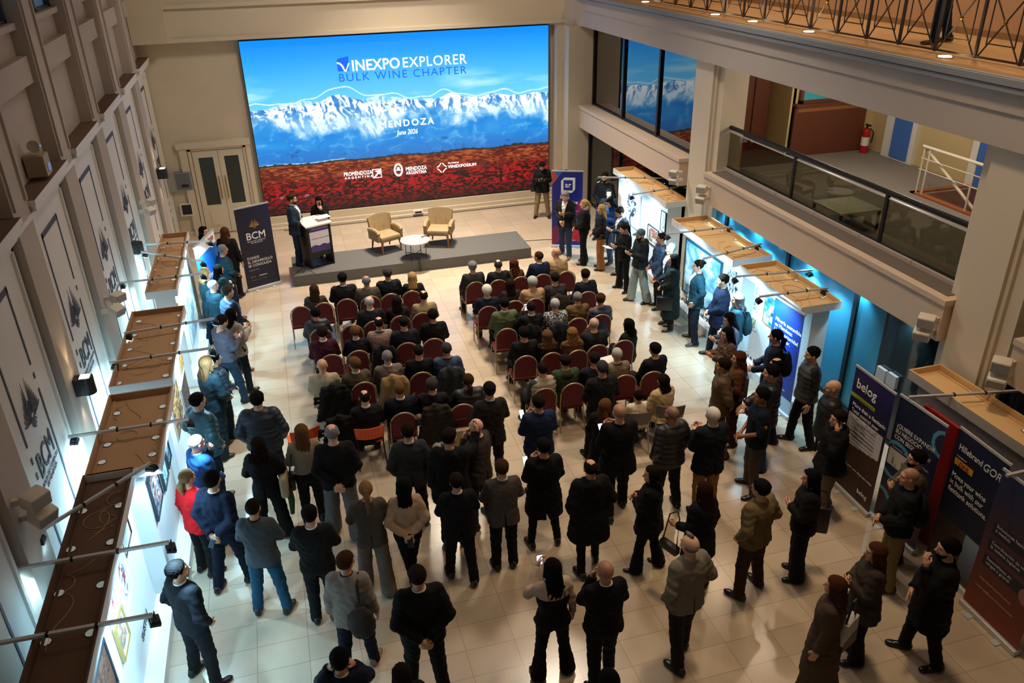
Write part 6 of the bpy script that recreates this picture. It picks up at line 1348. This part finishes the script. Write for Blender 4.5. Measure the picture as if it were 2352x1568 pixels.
q = st(1700, 808, 1.68, -68, 'front', ('vlong', 'aub'), ('sweater', '5b3a1e'), ('reg', '2a1216'), 'woman with long auburn hair in a brown sweater with grey shoulder bag', F); shoulder_bag(q, '4c4e48', 'grey-olive shoulder bag of the auburn haired woman', 1, (.22, -.08, .98), (.15, .09, .19))
st(1664, 824, 1.74, -62, 'back', ('thick', 'dbr'), ('blazer', '5d4e3d'), ('reg', '4a3c34'), 'dark haired man in a brown-grey tweed blazer with hands behind his back', skin=1, collar='b8c4cc')
q = st(1786, 757, 1.80, -52, 'lap', ('lowpony', 'blk'), ('jacket', '131a2a'), ('reg', '182034'), 'man with tied-back black hair, backpack and phone before the blue banner', skin=1); backpack(q, '0f1114', 'black backpack of the man with tied-back hair'); phone(q, 'blue-lit phone of the man with tied-back hair', pos=(-.05, .36, 1.12))
st(1786, 823, 1.66, -60, 'front', ('balding', 'blk'), ('shirt', '3c1c26'), ('reg', '1a1c24'), 'man with thinning black hair in a maroon shirt behind the black puffer jacket')
st(1775, 839, 1.84, -64, 'lap', ('thick', 'blk'), ('puffer', '121214'), ('reg', '1d3a60'), 'black haired man in a black quilted jacket and blue jeans near the blue banner')
po = st(1753, 892, 1.80, -72, 'front', ('thick', 'blk'), ('polo', '121a2a'), ('reg', '4c4038'), 'black haired man in a navy polo shirt with a small yellow sleeve patch', skin=2)
pt = MB().box((-.262, -.045, 1.25), (-.228, .035, 1.29)).obj('sleeve_patch', mat('yellow_patch', 'c89a1c', .6), po['o'])
st(1870, 798, 1.80, -72, 'side', ('short', 'blk'), ('vest', '3d3e42'), ('reg', '141416'), 'man in a dark grey vest over black standing by the teal glass', under='232427', shoe='121416')
st(1918, 874, 1.76, -60, 'side', None, ('puffer', '17181a'), ('reg', '14151a'), 'bald man with glasses in a black quilted jacket near the violet banner', skin=0, glasses=True, wide=1.08)
q = st(1930, 944, 1.74, -82, ('pocket', 'ear'), ('thick', 'dbr'), ('hoodcoat', '121214', .82), ('reg', '6b5c4a'), 'dark haired man in a black hooded jacket phoning beside the violet banner'); phone(q, 'phone at the ear of the man in the black hooded jacket', False, side=1, tilt=0)
st(2112, 1036, 1.74, -62, 'cross', ('thick', 'blk'), ('puffer', '4a4230'), ('reg', '1a1a1e'), 'bearded man with glasses in an olive padded jacket with crossed arms', beard='blk', glasses=True)
q = st(2095, 1077, 1.80, -60, 'front', ('stubble', 'dbr'), ('hoodie', '121316'), ('reg', '7a6a4e'), 'bald man in a black hoodie with backpack and beige trousers on the right', skin=0, shoe=('16181c', 'b8b4ac')); backpack(q, '0d0e10', 'black backpack on the bald man in beige trousers')
st(2185, 1240, 1.78, -66, ('front', 'mouth'), ('thick', 'blk'), ('coat', '0e0e10'), ('reg', '0f0f11'), 'bearded man in a black coat with his hand on his mouth beside the orange banner', beard='blk', wide=1.05)
st(2018, 1250, 1.70, -62, 'cross', ('vlong', 'aub'), ('coat', '3c342c', .74), ('flare', '0e0e10'), 'long auburn haired woman in a grey-brown coat and black flared trousers', F)
q = st(1925, 1328, 1.70, -42, ('pocket', 'side'), ('longc', 'aub'), ('longcoat', '4d4036', .42), ('wide', '4d4036'), 'woman with wavy brown hair in a long taupe coat with a two-tone bag', F, shoe='3a1a18')
o = MB().poly([(-.0, -.17, -.20), (0, .17, -.14), (0, .12, .2), (0, -.12, .2)], (.09, 0, 0)).obj('handbag', mat('white_leather', 'b4b2ac', .5)); o.location = P_(q, .06, -.24, 1.0); o.rotation_euler = (0, 0, q['rz']+R(75)); tag(o, 'white and black bag of the woman in the long taupe coat', 'bag')
MB().poly([(-.002, -.175, -.205), (-.002, .175, -.145), (-.002, .15, -.02), (-.002, -.15, 0)], (.094, 0, 0)).obj('black_base', BLACKP, o); MB().tube([(.04, -.1, .2), (.04, -.03, .46), (.04, .03, .46), (.04, .1, .2)], .012, 6).obj('strap', BLACKP, o, True)
q = st(1868, 1080, 1.70, -58, ('side', 'cross'), ('long', 'blk'), ('boxy', '141210', .84), ('wide', '101012'), 'woman in loose black clothes with wide trousers and a black tote', F); shoulder_bag(q, '0d0d0f', 'large black tote bag of the woman in wide black trousers', 1, (.22, -.14, .86), (.19, .07, .2))
st(1752, 1105, 1.74, -22, 'pocket', ('short', 'blk'), ('jacket', '6b5d40', .84), ('reg', '35241e'), 'man with glasses in a tan-olive jacket and brown trousers seen from behind', glasses=True, wide=1.12)
st(1588, 1232, 1.82, -14, 'pocket', ('mohawk', 'gr'), ('blazer', '77726a'), ('reg', '201e1e'), 'bald man with a grey tuft in a light grey blazer near the bottom right', skin=3, wide=1.08)
q = st(1620, 1110, 1.68, -22, ('side', 'bag'), ('vlong', 'red'), ('coat', '100f11'), ('wide', '0e0e10'), 'woman with very long dark red hair in a black coat holding a handbag', F); shoulder_bag(q, '0b0b0d', 'flat black handbag hanging from the arm of the red haired woman', -1, (-.34, .20, .78), (.14, .05, .06))
st(1500, 1072, 1.66, -48, 'cross', ('vlong', 'dbr'), ('coat', '100f12', .72), ('flare', '0e0d10'), 'dark haired woman in a black coat with a purple scarf looking left', F, collar='4a3a5e', hy=-25, heel=True)
st(1640, 937, 1.80, -3, 'phone', ('crop', 'wh'), ('jacket', '0f131c', .76), ('reg', '8a6a3a'), 'white haired man in a long navy blazer and khaki trousers', skin=3, collar='b8c0cc', wide=1.08)
st(1546, 935, 1.76, -12, 'pocket', ('stubble', 'blk'), ('puffer', '1d1a1c'), ('reg', '151a26'), 'bald black-bearded man in a dark puffer jacket and jeans', beard='blk', skin=1, wide=1.06)
q = st(1424, 930, 1.84, 2, 'phone', ('stubble', 'dbr'), ('coat', '0b0b0c', .74), ('reg', '0c0c0e'), 'bald man in a black jacket with bright phone, right of the long haired woman', skin=3, wide=1.08); phone(q, 'bright phone of the bald man in the black jacket', pos=(-.14, .26, 1.24))
st(1390, 918, 1.60, 30, 'front', ('vlong', 'lbr'), ('coat', '100f10', .66), ('reg', '0d0d0f'), 'woman with long light brown hair in black beside the bald man', F, hy=25)
st(1384, 829, 1.80, -3, 'front', ('crop', 'dgr'), ('jacket', '17171b', .80), ('reg', '0e0f13'), 'man in a dark padded collar jacket standing directly behind the right block', wide=1.06)
q = st(1237, 909, 1.74, 0, 'phone', ('short', 'dbr'), ('blazer', '1b2848', .80), ('reg', '14161c'), 'man in a blue blazer filming with a phone in the centre aisle', wide=1.12); phone(q, 'phone of the man in the blue blazer showing a tiny stage', pos=(-.16, .26, 1.30))
q = st(1249, 1010, 1.74, 2, 'phone', ('short', 'blk'), ('coat', '0d0d0e', .58), ('slim', '0d0d0f'), 'black haired man in a long black overcoat with a lit phone in the middle', shoe='2c1418', wide=1.06); phone(q, 'white lit phone of the man in the long black overcoat', pos=(-.17, .28, 1.24))
st(1357, 1058, 1.74, 0, 'pocket', ('balding', 'dbr'), ('hoodcoat', '0e0f10', .56), ('slim', '0d0d10'), 'man with thinning hair and red glasses in a black hooded parka', glasses=True, wide=1.06, collar='3a3538')
st(1152, 1059, 1.72, 2, 'cross', ('short', 'br'), ('blazer', '4a4544', .80), ('reg', '0f0f11'), 'brown haired man in a grey-brown blazer with crossed arms', collar='c8d4dc', wide=1.03)
st(1047, 1090, 1.70, 2, 'cross', ('short', 'dbr'), ('jacket', '0d0f16', .78), ('reg', '0c0d10'), 'dark haired man in a navy-black suit left of the grey-brown blazer', collar='c8dcec')
st(1030, 987, 1.88, 18, ('point', 'side'), ('short', 'dbr'), ('hoodcoat', '0e0f11', .74), ('reg', '0e0f11'), 'man in a black hooded coat raising his right hand', beard='dbr', hy=25)
st(1094, 963, 1.76, -40, 'mouth', None, ('blazer', '3a3632', .78), ('reg', '2a2624'), 'bald man in a charcoal suit holding his chin', skin=3, collar='e2d8d4')
st(1124, 880, 1.80, 0, 'cross', ('short', 'dbr'), ('blazer', '272422', .78), ('reg', '121213'), 'dark haired man in a dark brown suit with crossed arms behind the left block', collar='b8c0c8')
st(935, 975, 1.78, 4, 'pocket', ('short', 'dbr'), ('blazer', '2c3136', .80), ('reg', '17191c'), 'dark haired man in a slate grey suit with open white collar', collar='e4e0d8', stance='step')
st(760, 977, 1.84, 2, 'back', ('fringe', 'gr'), ('sweater', '111214', .84), ('wide', '5f6062'), 'tall balding man in a black sweater and grey trousers, hands clasped behind', skin=3, wide=1.12)
q = st(690, 977, 1.68, -2, 'front', ('vlong', 'lbr'), ('crop', '8c7f6c', 1.0), ('reg', '101113'), 'long brown haired woman in a cropped beige jacket by the orange chair', F, heel=True); shoulder_bag(q, '101012', 'small black shoulder bag of the woman in the cropped beige jacket', -1, (-.26, -.03, .86), (.12, .06, .10))
q = st(590, 1005, 1.68, 6, 'front', ('longc', 'dbr'), ('jacket', '121213'), ('wide', '111214'), 'woman with long wavy dark hair in black carrying a cream tote', F, shoe=('1b2026', 'cfd3d6')); phone(q, 'phone of the woman with long wavy dark hair', False, pos=(.2, .22, 1.2))
o = MB().box((-.05, -.16, -.16), (.05, .16, .16), bev=.03).obj('tote_bag', cloth('b3a488')); o.location = P_(q, .26, -.02, .95); o.rotation_euler = (0, 0, q['rz']); tag(o, 'cream tote bag on the arm of the woman with wavy dark hair', 'bag')
sc_ = MB().tube([(0, 0, 0), (.02, 0, -.2), (.0, .02, -.45)], [.05, .045, .03], 8).obj('scarf', cloth('2f4a26'), None, True); sc_.location = P_(q, .30, -.04, .86); tag(sc_, 'green fringed scarf hanging from the cream tote bag', 'scarf')
st(587, 902, 1.80, 6, 'pocket', ('short', 'blk'), ('puffer', '1b2834', .86), ('reg', '141a24'), 'broad man in a shiny blue-black quilted jacket seen from behind', wide=1.2, shoe=('1b2026', 'cfd3d6'))
st(449, 905, 1.80, 50, 'pocket', ('short', 'blk'), ('puffer', '17404a', .80), ('reg', '16242e'), 'man in a teal quilted coat with navy hood below the tray', wide=1.08, shoe=('5a5248', 'c8c0b0'))
st(446, 1001, 1.76, 58, ('front', 'mouth'), ('crop', 'lgr'), ('jacket', '1a4676'), ('reg', '141a30'), 'grey haired man in a bright blue suit with hand at his face', collar='dfe8f2', skin=3, wide=1.05)
st(424, 1080, 1.68, 45, 'side', ('lowpony', 'dbl'), ('sweater', 'c4141c', .80), ('reg', '0f1012'), 'blonde woman in a bright red sweater with low ponytail', F)
q = st(483, 1085, 1.82, 30, 'back', ('thick', 'blk'), ('jacket', '0d182c'), ('reg', '0b1120'), 'dark haired man in a dark blue suit with hands behind his back', collar='dfe8f2', stance='step'); phone(q, 'dark phone held behind the back of the man in the dark blue suit', False, pos=(0, -.24, .90))
st(577, 1149, 1.76, 14, 'cross', ('crop', 'dbr'), ('sweater', '454d54', .84), ('reg', '1f4a64'), 'man in a grey sweater and blue jeans with crossed arms', collar='16181b', stance='wide', shoe='2a2624')
st(708, 1165, 1.76, 6, 'cross', ('short', 'blk'), ('sweater', '17191c', .86), ('reg', '14181e'), 'black haired man in a black sweater with wide white collar', collar='e4e4e4', wide=1.04, shoe=('14181e', 'b8a88c'))
st(838, 1108, 1.72, 4, 'cross', ('pony', 'dbl'), ('blazer', '4c4742', .82), ('wide', '6a655e'), 'woman with long dark blonde ponytail in a grey blazer and wide grey trousers', F)
q = st(925, 1102, 1.66, 2, 'back', ('long', 'blk'), ('blouse', 'a98f76', 1.0), ('slim', '0f0f11'), 'woman in a cream blouse with long black hair holding a phone behind her', F, stance='crossed'); phone(q, 'pale phone held behind the back of the woman in the cream blouse', False, pos=(0, -.24, .92))
st(404, 1290, 1.78, 48, 'pocket', ('curly', 'blk'), ('sweater', '10151b', .86), ('reg', '0e1116'), 'young man with black curly hair in a black sweater by the near left booth', collar='e6eef4', hy=25, hp=6, shoe='101418')
q = st(790, 1272, 1.76, 16, 'side', ('short', 'br'), ('blazer', '85807a', .80), ('reg', '141c2e'), 'man in a light grey blazer with a dark bag slung on his right shoulder', collar='1c1a1a', hy=25, glasses=True, shoe=('8a7a5c', 'c8b890')); backpack(q, '3a3634', 'grey-brown sling bag of the man in the light grey blazer', (.15, -.22, .98), .95, True)
st(777, 1497, 1.76, 6, 'ear', ('short', 'blk'), ('jacket', '141c30'), ('reg', '101014'), 'black haired man whose head and collar show at the bottom edge', collar='d8d4d0')
st(957, 1303, 1.84, 0, 'back', ('crop', 'dbr'), ('jacket', '0e0f10', .82), ('reg', '0c0d0e'), 'broad man in a black suit with hands clasped behind in the foreground', wide=1.12, collar='e0d8d0')
st(921, 1532, 1.64, 0, 'side', ('long', 'dbr'), ('jacket', '141418'), ('reg', '101014'), 'dark brown haired woman with centre parting at the bottom edge', F)
q = st(1270, 1288, 1.70, -2, ('side', 'up'), ('vlong', 'blk'), ('slip', '0e0e0f', .88), ('flare', '0c0c0d'), 'woman in a black strappy top over white sleeves filming with a phone', F, under='b8a898'); phone(q, 'phone raised by the woman in the black strappy top', True, side=1, tilt=0)
st(1392, 1293, 1.76, -4, ('cross', 'mouth'), ('stubble', 'dbr'), ('jacket', '0c0c0e', .84), ('reg', '0b0b0d'), 'bald man in a black suit with white collar in the foreground', skin=0, collar='e8e0d8', wide=1.06)
st(1400, 1546, 1.74, 0, 'side', ('thick', 'blk'), ('jacket', '121214'), ('reg', '101014'), 'black haired head cut by the bottom edge right of centre')
# left wall group
st(465, 521, 1.68, 120, 'side', ('bob', 'blk'), ('jacket', '101114'), ('reg', '101114'), 'black haired woman behind the light blue banner', F)
st(514, 523, 1.72, 15, 'side', ('vlong', 'aub'), ('jacket', '131316'), ('reg', '131316'), 'long auburn haired woman in black standing near the double door', F)
st(508, 562, 1.72, 62, 'front', ('crop', 'gr'), ('sweater', '142a2e'), ('reg', '101820'), 'grey haired person with glasses in a dark green sweater beside the navy banner', glasses=True, wide=1.08, skin=1)
st(468, 617, 1.72, 62, 'front', ('bob', 'bl'), ('coat', '14323a'), ('reg', '14202a'), 'blonde woman in a dark teal coat near the farthest left booth', F, skin=3)
st(499, 608, 1.58, 62, 'cross', ('long', 'blk'), ('jacket', '14282e'), ('reg', '14202a'), 'black haired woman with a grey shawl among the left group', F)
st(486, 644, 1.66, 55, 'front', ('crop', 'lgr'), ('jacket', '13333e'), ('reg', '12202c'), 'short white haired man in a dark teal suit among the left group', wide=1.06, skin=3)
st(519, 657, 1.80, 60, 'front', ('short', 'dgr'), ('vest', '1a3f66'), ('reg', '12202c'), 'man in a blue padded vest with an olive bag among the left group', under='141f30', shoe='6a4a34')
st(528, 710, 1.66, 50, 'phone', ('vlong', 'blk'), ('jacket', '8e877a', .80), ('reg', '10151c'), 'black haired woman in a beige-grey jacket beside the lilac shirt', F)
q = st(501, 726, 1.76, 50, 'phone', ('short', 'dbr'), ('shirt', '4e4c58'), ('reg', '1c3448'), 'man in a lilac-grey shirt looking at a bright phone', hp=-20); phone(q, 'bright phone held by the man in the lilac-grey shirt')
st(490, 812, 1.60, 62, 'front', ('short', 'blk'), ('puffer', '142630'), ('reg', '101a22'), 'person with glasses in a dark blue padded jacket behind the long haired woman', F, glasses=True)
st(470, 820, 1.80, 52, 'front', ('vlong', 'lbr'), ('jacket', '10222a', .84), ('flare', '10222a'), 'woman with long straight light brown hair in dark clothes at the left wall', F, shoe='1a1c20')
# gallery visitor
q = person(2070, -260, 1.76, -60, 'side', ('short', 'dbr'), ('jacket', '1a1a20'), ('reg', '1b2a40'), 'person in blue jeans behind the upper gallery railing, only the legs in view', 'm', pxy=(9.75, 10.7), z0=5.97, stance='stepb', shoe=('4a3424', 'a08060'))
q['o'].location.z = 5.97
# foot sizes and small marks
